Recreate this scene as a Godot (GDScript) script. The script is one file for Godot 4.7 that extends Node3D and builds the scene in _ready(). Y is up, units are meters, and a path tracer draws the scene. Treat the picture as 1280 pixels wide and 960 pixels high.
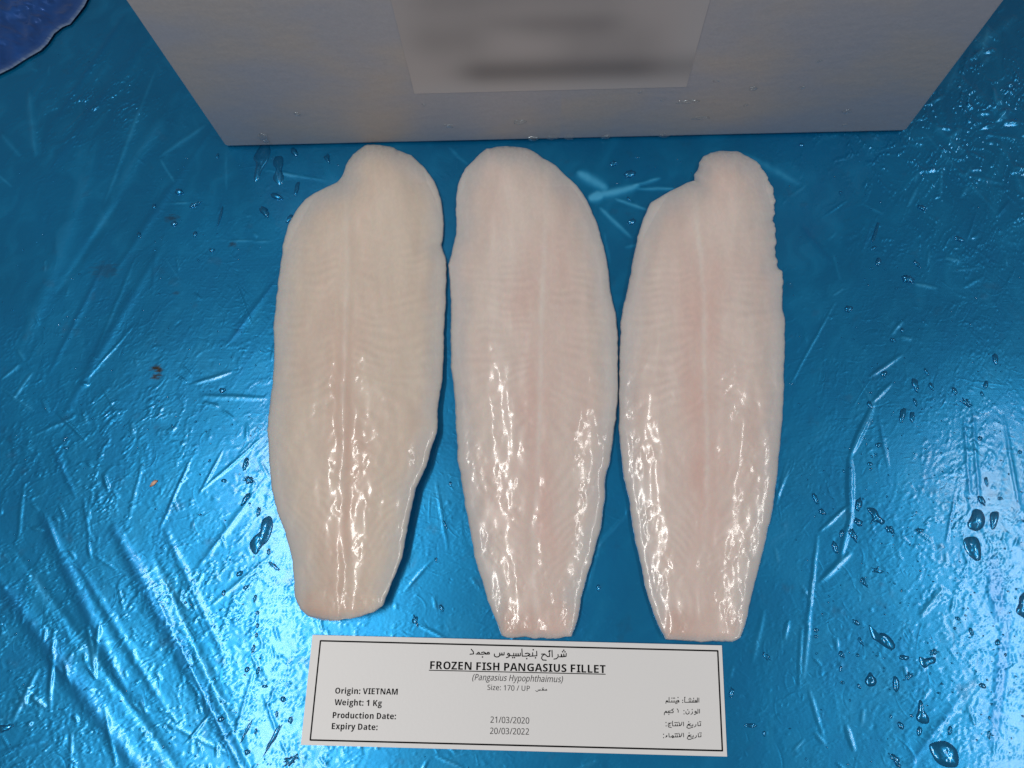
extends Node3D
# A close-up on a packing table: three frozen fish fillets and a printed card on blue plastic film, a white carton behind.

const F := 961.0                       # focal length, in pixels of a 1280 wide picture
const H := 0.415                       # height of the lens over the table
var down := Vector3(39, 283, 961).normalized()     # straight down, in lens axes (right, down, forward)
var ex := Vector3.ZERO
var ez := Vector3.ZERO
var names := {}
var film_h := PackedFloat32Array()
var gx := PackedFloat32Array()
var gz := PackedFloat32Array()
const FX0 := -0.405
const FZ0 := -0.425
const STEP := 0.0008
const NX := 935
const NZ := 660
var lift := PackedFloat32Array()       # where the film stands off the steel (0..1)

# ---------- helpers
func lens_axes():
	var r := Vector3(1, 0, 0)
	ex = (r - down * r.dot(down)).normalized()
	ez = ex.cross(-down)

func at(px: float, py: float, y := 0.0) -> Vector3:      # the point of the photograph on a level plane of the table
	var d := Vector3(px - 640.0, py - 480.0, F)
	var t := (H - y) / d.dot(down)
	return Vector3(d.dot(ex) * t, y, d.dot(ez) * t)

func numbered(n: String) -> String:
	if not names.has(n):
		names[n] = 0
		return n
	names[n] += 1
	return "%s_%03d" % [n, names[n]]

func tag(o: Node, label: String, category: String, group := ""):
	o.set_meta("label", label)
	o.set_meta("category", category)
	if group:
		o.set_meta("group", group)

func thing(called: String, where := Vector3.ZERO) -> Node3D:
	var o := Node3D.new()
	o.name = numbered(called)
	o.position = where
	add_child(o)
	return o

func put(called: String, mesh: Mesh, m: Material, parent: Node = self) -> MeshInstance3D:
	var o := MeshInstance3D.new()
	o.name = numbered(called) if parent == self else called
	o.mesh = mesh
	o.material_override = m
	parent.add_child(o, true)
	return o

func lin(r: float, g: float, b: float) -> Color:
	return Color(r, g, b).linear_to_srgb()

func mat(c: Color, rough: float, spec := 0.5) -> StandardMaterial3D:
	var m := StandardMaterial3D.new()
	m.albedo_color = c
	m.roughness = rough
	m.metallic_specular = spec
	return m

func noise(sd: int, freq: float, oct := 3, kind := FastNoiseLite.FRACTAL_FBM) -> FastNoiseLite:
	var n := FastNoiseLite.new()
	n.seed = sd
	n.noise_type = FastNoiseLite.TYPE_SIMPLEX_SMOOTH
	n.frequency = freq
	n.fractal_type = kind
	n.fractal_octaves = oct
	return n

func grid_mesh(v: PackedVector3Array, nu: int, nv: int, col := PackedColorArray(), uv := PackedVector2Array(), flip := false, extra := []) -> ArrayMesh:
	# a grid of nu x nv points with smooth normals; u runs along x, v along z
	var nrm := PackedVector3Array()
	nrm.resize(v.size())
	for j in nv:
		var j0: int = maxi(j - 1, 0) * nu
		var j1: int = mini(j + 1, nv - 1) * nu
		var jj := j * nu
		for i in nu:
			var du := v[jj + mini(i + 1, nu - 1)] - v[jj + maxi(i - 1, 0)]
			var dv := v[j1 + i] - v[j0 + i]
			var n := dv.cross(du).normalized()
			nrm[jj + i] = -n if flip else n
	var idx := PackedInt32Array()
	idx.resize((nu - 1) * (nv - 1) * 6)
	var k := 0
	for j in nv - 1:
		for i in nu - 1:
			var a := j * nu + i
			if flip:
				idx[k] = a; idx[k + 1] = a + nu; idx[k + 2] = a + 1
				idx[k + 3] = a + 1; idx[k + 4] = a + nu; idx[k + 5] = a + nu + 1
			else:
				idx[k] = a; idx[k + 1] = a + 1; idx[k + 2] = a + nu
				idx[k + 3] = a + 1; idx[k + 4] = a + nu + 1; idx[k + 5] = a + nu
			k += 6
	var arr := []
	arr.resize(Mesh.ARRAY_MAX)
	arr[Mesh.ARRAY_VERTEX] = v
	arr[Mesh.ARRAY_NORMAL] = nrm
	if col.size():
		arr[Mesh.ARRAY_COLOR] = col
	if uv.size():
		arr[Mesh.ARRAY_TEX_UV] = uv
	arr[Mesh.ARRAY_INDEX] = idx
	var me := ArrayMesh.new()
	me.add_surface_from_arrays(Mesh.PRIMITIVE_TRIANGLES, arr)
	return me

# ---------- film
func film_index(x: float, z: float) -> Vector2:
	return Vector2((x - FX0) / STEP, (z - FZ0) / STEP)

func film_y(x: float, z: float) -> float:
	var i := clampi(int(round((x - FX0) / STEP)), 0, NX - 1)
	var j := clampi(int(round((z - FZ0) / STEP)), 0, NZ - 1)
	return film_h[j * NX + i]

# one crease: a line on the table, w its half width in mm, h its height in mm, up how far the film stands off the steel; flat: a pleat with two edges
func crease(p: Vector3, q: Vector3, w: float, h: float, up := 0.0, flat := false, wob := 1.0, sd := 0):
	var a := Vector2(p.x, p.z)
	var b := Vector2(q.x, q.z)
	var w0 := w * 0.001
	var reach := w0 * 3.0 + 0.003 * wob
	var i0 := clampi(int((minf(a.x, b.x) - reach - FX0) / STEP), 0, NX - 1)
	var i1 := clampi(int((maxf(a.x, b.x) + reach - FX0) / STEP), 0, NX - 1)
	var j0 := clampi(int((minf(a.y, b.y) - reach - FZ0) / STEP), 0, NZ - 1)
	var j1 := clampi(int((maxf(a.y, b.y) + reach - FZ0) / STEP), 0, NZ - 1)
	var d := b - a
	var l := d.length()
	if l < 0.0005:
		return
	d /= l
	var s := Vector2(-d.y, d.x)
	var wn := warp_n
	for j in range(j0, j1 + 1):
		for i in range(i0, i1 + 1):
			var r := Vector2(FX0 + i * STEP, FZ0 + j * STEP) - a
			var t := r.dot(d) / l
			if t < -0.05 or t > 1.05:
				continue
			var c := r.dot(s) + wn.get_noise_2d(t * l * 1000.0 + sd * 37.7, sd * 11.3) * 0.0018 * wob
			var taper := sin(clampf(t, 0.0, 1.0) * PI)
			taper = sqrt(maxf(taper, 0.0))
			var ww := w0 * (0.35 + 0.65 * taper)
			var q2 := absf(c) / ww
			if q2 > 3.0:
				continue
			var f: float
			if flat:
				f = (1.0 / (1.0 + pow(q2, 8.0))) * (1.0 + 0.25 * q2 * q2 if q2 < 1.2 else 1.0)
			elif w > 2.3:
				f = exp(-q2 * q2 * 1.3)
			else:
				f = pow(maxf(1.0 - q2 * 0.6, 0.0), 1.4)
			var k := j * NX + i
			film_h[k] += f * h * 0.00034 * taper
			if up != 0.0:
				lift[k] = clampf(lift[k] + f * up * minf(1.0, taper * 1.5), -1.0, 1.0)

var warp_n := FastNoiseLite.new()

func spot(px: float, py: float, x: float, y: float, rx: float, ry: float) -> float:
	var a := (px - x) / rx
	var b := (py - y) / ry
	return exp(-(a * a + b * b))

func build_film():
	warp_n = noise(5, 0.06, 3)
	film_h.resize(NX * NZ)
	lift.resize(NX * NZ)
	var broad := noise(11, 0.010, 1)
	var crk := noise(12, 0.055, 3, FastNoiseLite.FRACTAL_RIDGED)
	crk.domain_warp_enabled = true
	var wx := noise(13, 0.03, 2)
	var fine := noise(14, 0.16, 2, FastNoiseLite.FRACTAL_RIDGED)
	var patch := noise(15, 0.02, 2)
	var lf := noise(16, 0.035, 4)
	for j in NZ:
		var z := (FZ0 + j * STEP) * 1000.0
		for i in NX:
			var x := (FX0 + i * STEP) * 1000.0
			# in the photograph: where the film is crumpled and where it lies smooth
			var px := 679.0 + x * 2.3
			var py := 763.0 + z * 2.25
			var amp := 0.11 + 2.2 * spot(px, py, 1270, 90, 150, 170) + 0.9 * spot(px, py, 20, 40, 110, 90) + 0.40 * spot(px, py, 90, 880, 260, 170) + 0.20 * spot(px, py, 330, 800, 120, 160) + 0.30 * spot(px, py, 60, 560, 160, 130) + 0.25 * spot(px, py, 1230, 760, 120, 180)
			amp *= 0.75 + 0.6 * patch.get_noise_2d(x, z)
			var ax := x + 9.0 * wx.get_noise_2d(x, z)
			var az := z + 9.0 * wx.get_noise_2d(x + 500.0, z)
			var u := ax * 0.93 + az * 0.36
			var v := -ax * 0.36 + az * 0.93
			var r := crk.get_noise_2d(u * 1.25, v * 0.62)
			var h := broad.get_noise_2d(x, z) * 0.35
			h += amp * pow(maxf(r, 0.0), 3.0) * 0.9
			h += amp * fine.get_noise_2d(u * 1.1, v * 0.8) * 0.06
			var k := j * NX + i
			film_h[k] = h * 0.001
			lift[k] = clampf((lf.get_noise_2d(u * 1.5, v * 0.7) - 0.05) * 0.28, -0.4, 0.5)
	# pleats and creases that can be followed in the photograph: x, y to x, y, half width mm, height mm, standing off, kind
	for c in [
		[140, 655, 322, 990, 5.0, 2.2, -0.45, 2], [190, 690, 330, 1000, 3.2, -1.4, 0.2, 2], [176, 705, 312, 985, 0.7, 0.6, 0.25, 2], [205, 660, 285, 830, 2.6, 1.0, -0.25, 2], [225, 720, 262, 800, 0.7, 0.5, 0.2, 2], [190, 40, 60, 215, 6.0, 1.3, -0.15, 2], [235, 95, 110, 300, 4.5, 1.0, 0.16, 2], [262, 165, 140, 345, 3.4, 0.9, -0.12, 2], [120, 190, 30, 430, 6.0, 1.3, 0.14, 2], [200, 310, 80, 520, 4.0, 1.0, -0.14, 2], [150, 250, 70, 370, 3.0, -0.8, 0.12, 2], [50, 640, 160, 870, 4.0, 1.6, -0.35, 2], [-10, 715, 210, 1010, 5.0, 2.0, -0.4, 2], [20, 690, 240, 985, 3.0, -1.2, 0.15, 2], [95, 700, 215, 900, 2.6, 1.0, -0.2, 2],
		[110, 780, 120, 850, 1.0, 0.9, 0.3, 0], [68, 785, 62, 890, 1.0, 0.9, 0.3, 0], [48, 835, 15, 905, 1.4, 1.0, 0.3, 0], [70, 815, 60, 870, 1.0, 0.8, 0.2, 0],
		[125, 775, 118, 830, 1.3, 0.9, 0.2, 0], [0, 940, 60, 925, 1.2, 0.6, -0.2, 0], [130, 880, 145, 960, 1.2, 0.7, 0.1, 0], [200, 900, 290, 945, 1.0, 0.6, 0.1, 0],
		[36, 110, 44, 195, 2.2, 1.8, 0.3, 0], [0, 165, 25, 195, 2.0, 1.4, 0.3, 0], [160, 15, 70, 150, 3.0, 0.8, -0.25, 0], [195, 85, 130, 255, 1.4, 0.6, 0.35, 0],
		[258, 155, 200, 195, 1.6, 0.5, 0.4, 0], [200, 198, 218, 228, 0.8, 0.5, 0.5, 0], [282, 190, 283, 240, 0.8, 0.4, 0.3, 0], [330, 212, 410, 226, 0.8, 0.5, 0.5, 0],
		[350, 215, 372, 222, 1.2, 0.4, 0.3, 0], [270, 300, 345, 302, 0.4, 0.35, 0.5, 0], [195, 255, 255, 252, 0.4, 0.35, 0.5, 0], [170, 320, 120, 440, 1.2, 0.4, 0.2, 0],
		[165, 410, 108, 475, 0.7, 0.6, 0.3, 0], [130, 330, 60, 470, 2.0, 0.5, -0.2, 0], [25, 455, 0, 475, 1.0, 0.7, 0.4, 0], [40, 465, 15, 500, 1.2, 0.9, 0.4, 0],
		[345, 350, 285, 430, 2.2, 0.5, -0.35, 0], [278, 250, 272, 288, 0.7, 0.5, -0.5, 0], [205, 320, 225, 350, 0.5, 0.4, 0.4, 0], [195, 310, 190, 370, 1.4, 0.4, -0.1, 0],
		[240, 480, 290, 465, 1.0, 0.7, 0.45, 0], [250, 495, 335, 498, 1.2, 0.6, 0.4, 0], [330, 545, 250, 615, 1.0, 0.5, 0.2, 0], [180, 575, 160, 650, 0.8, 0.5, 0.25, 0],
		[238, 575, 198, 665, 0.8, 0.6, -0.3, 0], [280, 560, 248, 620, 0.8, 0.5, -0.3, 0], [62, 550, 96, 625, 1.4, 0.6, -0.2, 0], [30, 600, 22, 680, 1.0, 0.7, 0.3, 0],
		[105, 620, 112, 680, 0.8, 0.6, -0.2, 0], [55, 640, 75, 690, 1.2, 0.6, 0.1, 0], [95, 520, 40, 545, 1.0, 0.6, 0.2, 0], [330, 600, 240, 720, 1.8, 0.5, -0.2, 0],
		[345, 690, 260, 760, 1.0, 0.5, 0.15, 0], [320, 830, 290, 930, 0.9, 0.5, -0.3, 0], [350, 850, 330, 890, 0.9, 0.5, -0.3, 0],
		[720, 214, 760, 236, 4.2, 1.1, 0.95, 0], [735, 247, 800, 232, 3.0, 1.3, 0.95, 0], [790, 232, 826, 222, 1.4, 0.8, 0.8, 0], [795, 236, 845, 235, 1.3, 0.7, 0.8, 0], [735, 250, 752, 243, 4.0, 0.6, 0.9, 0],
		[768, 248, 810, 263, 1.2, 0.7, 0.8, 0], [748, 258, 790, 298, 1.5, 0.8, 0.8, 0], [780, 309, 800, 305, 1.2, 0.5, 0.6, 0], [755, 290, 762, 330, 0.8, 0.4, 0.4, 0],
		[560, 182, 585, 206, 1.0, 0.4, 0.4, 0], [660, 640, 690, 560, 0.1, 0.0, 0.0, 0], [740, 690, 785, 640, 1.0, 0.6, 0.3, 0], [752, 660, 735, 740, 0.8, 0.6, 0.3, 0],
		[925, 190, 1000, 230, 3.0, 0.5, 0.4, 0], [1000, 280, 1040, 330, 2.0, 0.7, -0.3, 0], [1040, 315, 1050, 350, 0.9, 0.4, 0.3, 0], [1090, 275, 1078, 315, 1.4, 0.6, -0.2, 0],
		[1045, 375, 985, 485, 0.7, 0.5, 0.35, 0], [1055, 360, 1040, 370, 0.5, 0.4, 0.4, 0], [1130, 442, 1085, 472, 1.0, 0.6, 0.4, 0], [1115, 478, 1088, 505, 1.0, 0.6, 0.4, 0], [1070, 470, 1094, 510, 0.8, 0.5, 0.35, 0],
		[1092, 505, 1062, 570, 1.4, 0.9, 0.2, 1], [1098, 520, 1110, 585, 0.8, 0.5, -0.2, 0], [1062, 570, 1063, 650, 1.6, 0.8, -0.1, 1], [1065, 640, 1050, 700, 1.2, 0.7, 0.1, 1],
		[1060, 632, 1024, 665, 0.9, 0.8, 0.5, 0], [1064, 690, 1024, 728, 1.5, 1.1, 0.5, 0], [1022, 668, 1012, 760, 0.8, 0.7, 0.4, 0], [1016, 720, 1004, 850, 1.0, 0.6, 0.3, 0], [986, 585, 970, 625, 0.6, 0.6, 0.5, 0],
		[985, 570, 968, 640, 0.4, 0.4, 0.3, 0], [955, 760, 940, 830, 1.2, 0.5, 0.2, 0], [985, 775, 980, 800, 0.8, 0.9, 0.4, 0], [1002, 780, 998, 860, 0.7, 0.6, 0.2, 0], [1010, 860, 1030, 925, 0.8, 0.6, 0.25, 0],
		[1058, 905, 1068, 940, 1.0, 0.9, 0.4, 0], [1018, 915, 1032, 932, 0.9, 0.6, 0.4, 0], [1200, 870, 1135, 960, 2.0, 0.5, -0.3, 2], [1260, 760, 1240, 940, 2.6, 0.25, -0.4, 1], [1240, 690, 1250, 780, 3.6, 0.25, -0.4, 1],
		[1205, 520, 1212, 620, 1.2, 0.5, -0.3, 0], [1215, 500, 1225, 640, 1.0, 0.5, -0.25, 0], [1195, 610, 1182, 680, 0.6, 0.5, -0.5, 0], [1255, 520, 1275, 640, 0.9, 0.5, -0.25, 0], [1180, 735, 1150, 770, 1.6, 0.8, 0.45, 0],
		[1142, 354, 1172, 360, 0.9, 0.6, 0.6, 0], [1180, 322, 1200, 326, 0.9, 0.6, 0.5, 0], [1190, 338, 1225, 334, 0.6, 0.5, 0.4, 0], [1078, 255, 1104, 268, 0.8, 0.6, 0.4, 0], [1125, 420, 1140, 424, 0.9, 0.7, 0.5, 0],
		[1270, 20, 1215, 60, 4.0, 2.0, 0.2, 0], [1235, 30, 1225, 75, 2.0, 1.6, 0.3, 0], [1190, 90, 1260, 150, 3.0, 1.5, 0.1, 0], [1160, 150, 1215, 200, 2.0, 1.2, 0.2, 0], [1200, 70, 1180, 120, 2.0, 1.2, 0.2, 0],
		[1150, 160, 1245, 265, 1.2, 0.9, 0.2, 0], [1240, 100, 1232, 175, 3.0, 1.2, -0.2, 0], [1250, 180, 1280, 240, 1.5, 0.9, 0.2, 0], [1220, 165, 1275, 175, 1.2, 1.0, 0.2, 0], [1185, 215, 1260, 230, 1.2, 0.8, 0.2, 0],
		[400, 945, 410, 960, 0.8, 0.6, 0.3, 0], [545, 945, 580, 960, 0.8, 0.5, 0.3, 0], [750, 950, 720, 962, 0.8, 0.5, 0.3, 0], [520, 780, 560, 800, 0.9, 0.6, 0.2, 0], [505, 740, 540, 700, 0.8, 0.5, 0.1, 0], [545, 600, 560, 690, 0.7, 0.4, 0.1, 0],
	]:
		crease(at(c[0], c[1]), at(c[2], c[3]), c[4], c[5] * [1.0, 1.0, 0.8][c[7]], c[6], c[7] == 1, [0.2, 0.2, 0.1][c[7]], int(c[0] + c[1]))
	# many short crumple marks
	var rng := RandomNumberGenerator.new()
	rng.seed = 77
	for n in 1500:
		var px := rng.randf_range(-40, 1320)
		var py := rng.randf_range(-30, 990)
		var dens := 0.10 + 0.5 * spot(px, py, 60, 540, 180, 150) + 0.9 * spot(px, py, 80, 880, 240, 150) + 0.6 * spot(px, py, 330, 780, 120, 200) + 0.9 * spot(px, py, 1260, 110, 150, 170) + 0.4 * spot(px, py, 1200, 800, 160, 200) + 0.25 * spot(px, py, 1150, 330, 150, 60)
		if rng.randf() > dens * 0.8:
			continue
		var ang := rng.randfn(-1.05, 0.45)
		if px > 900 and py < 300:
			ang = rng.randfn(0.75, 0.6)
		elif px > 900:
			ang = rng.randfn(-1.4, 0.6)
		var len := rng.randf_range(3, 13) * (2.2 if rng.randf() < 0.2 else 1.0)
		var d := Vector2(cos(ang), -sin(ang)) * len
		if px < 400 and py > 500 or px > 900 and py < 300:
			d = Vector2(cos(ang), sin(-ang)) * len
		var high := 1.0 + 5.5 * spot(px, py, 1265, 100, 120, 150) + 1.2 * spot(px, py, 60, 520, 140, 130) + 0.8 * spot(px, py, 60, 900, 160, 90)
		crease(at(px - d.x, py - d.y), at(px + d.x, py + d.y), rng.randf_range(0.4, 1.0) * (0.7 + 0.3 * high), rng.randf_range(0.25, 0.75) * high, rng.randf_range(-0.1, 0.45), false, 0.22, n)
	# the fine net of folds
	for n in 16000:
		var px := rng.randf_range(-40, 1320)
		var py := rng.randf_range(-30, 990)
		var dens := 0.13 + 0.4 * spot(px, py, 60, 540, 180, 150) + 0.7 * spot(px, py, 80, 880, 260, 170) + 0.7 * spot(px, py, 330, 780, 130, 220) + 0.6 * spot(px, py, 1260, 110, 150, 170) + 0.6 * spot(px, py, 1230, 780, 140, 220)
		if rng.randf() > dens or (px > 370 and px < 960 and py > 230 and py < 780):
			continue
		var ang := rng.randf() * TAU if rng.randf() < 0.5 else rng.randfn(1.1, 0.4)
		var d := Vector2(cos(ang), sin(ang)) * rng.randf_range(2.0, 6.5)
		crease(at(px - d.x, py - d.y), at(px + d.x, py + d.y), rng.randf_range(0.7, 1.1), rng.randf_range(0.05, 0.22) * (1.0 if rng.randf() < 0.7 else -1.0), 0.0, false, 0.3, n)
	# the card, the fillets and the carton press the film down
	var v := PackedVector3Array()
	var col := PackedColorArray()
	var uv := PackedVector2Array()
	v.resize(NX * NZ)
	col.resize(NX * NZ)
	uv.resize(NX * NZ)
	var dirt := noise(21, 0.045, 4)
	var tone := noise(22, 0.010, 3)
	var mm := PackedByteArray()
	mm.resize(NX * NZ)
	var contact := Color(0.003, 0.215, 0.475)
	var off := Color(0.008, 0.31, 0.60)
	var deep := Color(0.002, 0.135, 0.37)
	var stains := [[at(196, 461), 4.0, 1.0], [at(195, 471), 3.2, 0.9], [at(215, 273), 4.0, 0.55], [at(292, 305), 3.0, 0.6], [at(220, 366), 2.0, 0.4], [at(130, 338), 9.0, 0.25]]
	for j in NZ:
		for i in NX:
			var k := j * NX + i
			var x := FX0 + i * STEP
			var z := FZ0 + j * STEP
			var h := film_h[k]
			# card
			var cx := maxf(absf(x + 0.0157) - 0.107, 0.0)
			var cz := maxf(absf(z - 0.0405) - 0.028, 0.0)
			var m := clampf(sqrt(cx * cx + cz * cz) / 0.0025, 0.0, 1.0)
			var bx := maxf(absf(x - 0.0136) - 0.212, 0.0)
			var bz := maxf(z + 0.279, -0.0)
			if z < -0.279:
				bz = 0.0
			m = minf(m, clampf(sqrt(bx * bx + bz * bz) / 0.006, 0.0, 1.0))
			m = m * m * (3.0 - 2.0 * m)
			h = lerpf(minf(h, 0.0004), h, m)
			film_h[k] = h
			v[k] = Vector3(x, h, z)
			uv[k] = Vector2(float(i) / NX, float(j) / NZ)
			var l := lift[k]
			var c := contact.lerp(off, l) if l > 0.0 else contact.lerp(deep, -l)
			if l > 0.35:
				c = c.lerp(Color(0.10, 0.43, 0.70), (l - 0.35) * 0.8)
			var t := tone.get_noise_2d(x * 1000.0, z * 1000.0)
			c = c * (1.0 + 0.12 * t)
			var dk := maxf(dirt.get_noise_2d(x * 1000.0, z * 1000.0) - 0.42, 0.0)
			c = c.lerp(Color(0.008, 0.06, 0.13), minf(dk * 1.0, 0.2))
			for s in stains:
				var ddx: float = (x - s[0].x) * 1000.0 / s[1]
				var ddz: float = (z - s[0].z) * 1000.0 / (s[1] * 0.6)
				var q := ddx * ddx + ddz * ddz
				if q < 4.0:
					q += 1.6 * dirt.get_noise_2d(x * 4000.0, z * 9000.0)
					c = c.lerp(Color(0.030, 0.020, 0.010), clampf(1.2 - q, 0.0, 1.0) * s[2])
			c.a = 1.0
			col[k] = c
			mm[k] = int(clampf(0.70 - 0.64 * maxf(l, 0.0) - dk * 0.4, 0.05, 0.92) * 255.0)
	var metal := ImageTexture.create_from_image(Image.create_from_data(NX, NZ, false, Image.FORMAT_L8, mm))
	var m := StandardMaterial3D.new()
	m.vertex_color_use_as_albedo = true
	m.metallic = 1.0
	m.metallic_texture = metal
	m.metallic_texture_channel = BaseMaterial3D.TEXTURE_CHANNEL_RED
	m.roughness = 0.32
	m.clearcoat_enabled = true
	m.clearcoat = 0.48
	m.clearcoat_roughness = 0.12
	m.normal_enabled = true
	m.normal_texture = film_normals()
	m.normal_scale = 0.5
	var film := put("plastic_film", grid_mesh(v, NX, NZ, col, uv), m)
	tag(film, "wrinkled shiny blue plastic film spread over the whole steel table top", "plastic film")
	# the table goes on under and beyond the film that is in view
	var t := BoxMesh.new()
	t.size = Vector3(2.4, 0.03, 1.6)
	var o := put("table", t, mat(lin(0.004, 0.12, 0.30), 0.35))
	o.position = Vector3(0, -0.018, -0.1)
	o.set_meta("kind", "structure")

func film_normals() -> ImageTexture:
	var w := 2048
	var h := 1446
	var b := noise(32, 0.55, 2)
	var wa := noise(33, 0.09, 2)
	var brush := noise(34, 0.5, 2)
	var patch := noise(35, 0.018, 2)
	var hh := PackedFloat32Array()
	hh.resize(w * h)
	var sx := NX * STEP * 1000.0 / w
	var sz := NZ * STEP * 1000.0 / h
	for j in h:
		var z := j * sz
		for i in w:
			var x := i * sx
			hh[j * w + i] = 0.018 * b.get_noise_2d(x * 0.8, z * 0.8) + 0.014 * brush.get_noise_2d(x * 0.05, z * 2.6)
	# thousands of short folds of the thin film, lying in drifts of about one direction
	var rng := RandomNumberGenerator.new()
	rng.seed = 404
	for n in 30000:
		var x := rng.randf() * w
		var z := rng.randf() * h
		var dens := 0.5 + 0.9 * patch.get_noise_2d(x * sx, z * sz)
		if rng.randf() > dens:
			continue
		var ang := 2.6 * wa.get_noise_2d(x * sx * 0.25, z * sz * 0.25) + rng.randfn(1.1, 0.5)
		if rng.randf() < 0.3:
			ang = rng.randfn(0.05, 0.15)
		var len := rng.randf_range(2.0, 7.0) if rng.randf() < 0.8 else rng.randf_range(7.0, 26.0)
		var wd := rng.randf_range(0.7, 1.5)
		var amp := rng.randf_range(0.01, 0.09) * (1.0 if rng.randf() < 0.75 else -1.0)
		var c := cos(ang)
		var s := sin(ang)
		var bend := rng.randfn(0.0, 0.02)
		var rx := int(absf(c) * len + wd * 2.0 + 2.0)
		var rz := int(absf(s) * len + wd * 2.0 + 2.0)
		for j in range(maxi(int(z) - rz, 0), mini(int(z) + rz + 1, h)):
			for i in range(maxi(int(x) - rx, 0), mini(int(x) + rx + 1, w)):
				var u := (i - x) * c + (j - z) * s
				var v := -(i - x) * s + (j - z) * c + bend * u * u
				var f := 1.0 - u * u / (len * len)
				var q := 1.0 - absf(v) / (wd * 1.6)
				if f > 0.0 and q > 0.0:
					hh[j * w + i] += amp * f * q
	var out := PackedByteArray()
	out.resize(w * h * 3)
	for j in h:
		var ju := maxi(j - 1, 0) * w
		var jd := mini(j + 1, h - 1) * w
		for i in w:
			var dx := (hh[j * w + mini(i + 1, w - 1)] - hh[j * w + maxi(i - 1, 0)]) / (2.0 * sx)
			var dz := (hh[jd + i] - hh[ju + i]) / (2.0 * sz)
			var q := 1.0 / sqrt(dx * dx + dz * dz + 1.0)
			var k := (j * w + i) * 3
			out[k] = int((-dx * q * 0.5 + 0.5) * 255.0)
			out[k + 1] = int((dz * q * 0.5 + 0.5) * 255.0)
			out[k + 2] = int((q * 0.5 + 0.5) * 255.0)
	return ImageTexture.create_from_image(Image.create_from_data(w, h, false, Image.FORMAT_RGB8, out))

# ---------- fillets
func along(list: Array, y: float) -> float:      # x of an outline (x, y pairs, y rising) at y
	for i in range(1, list.size()):
		if y <= list[i][1]:
			var a: Array = list[i - 1]
			var b: Array = list[i]
			return lerpf(a[0], b[0], clampf((y - a[1]) / maxf(b[1] - a[1], 0.001), 0.0, 1.0))
	return list[-1][0]

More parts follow.
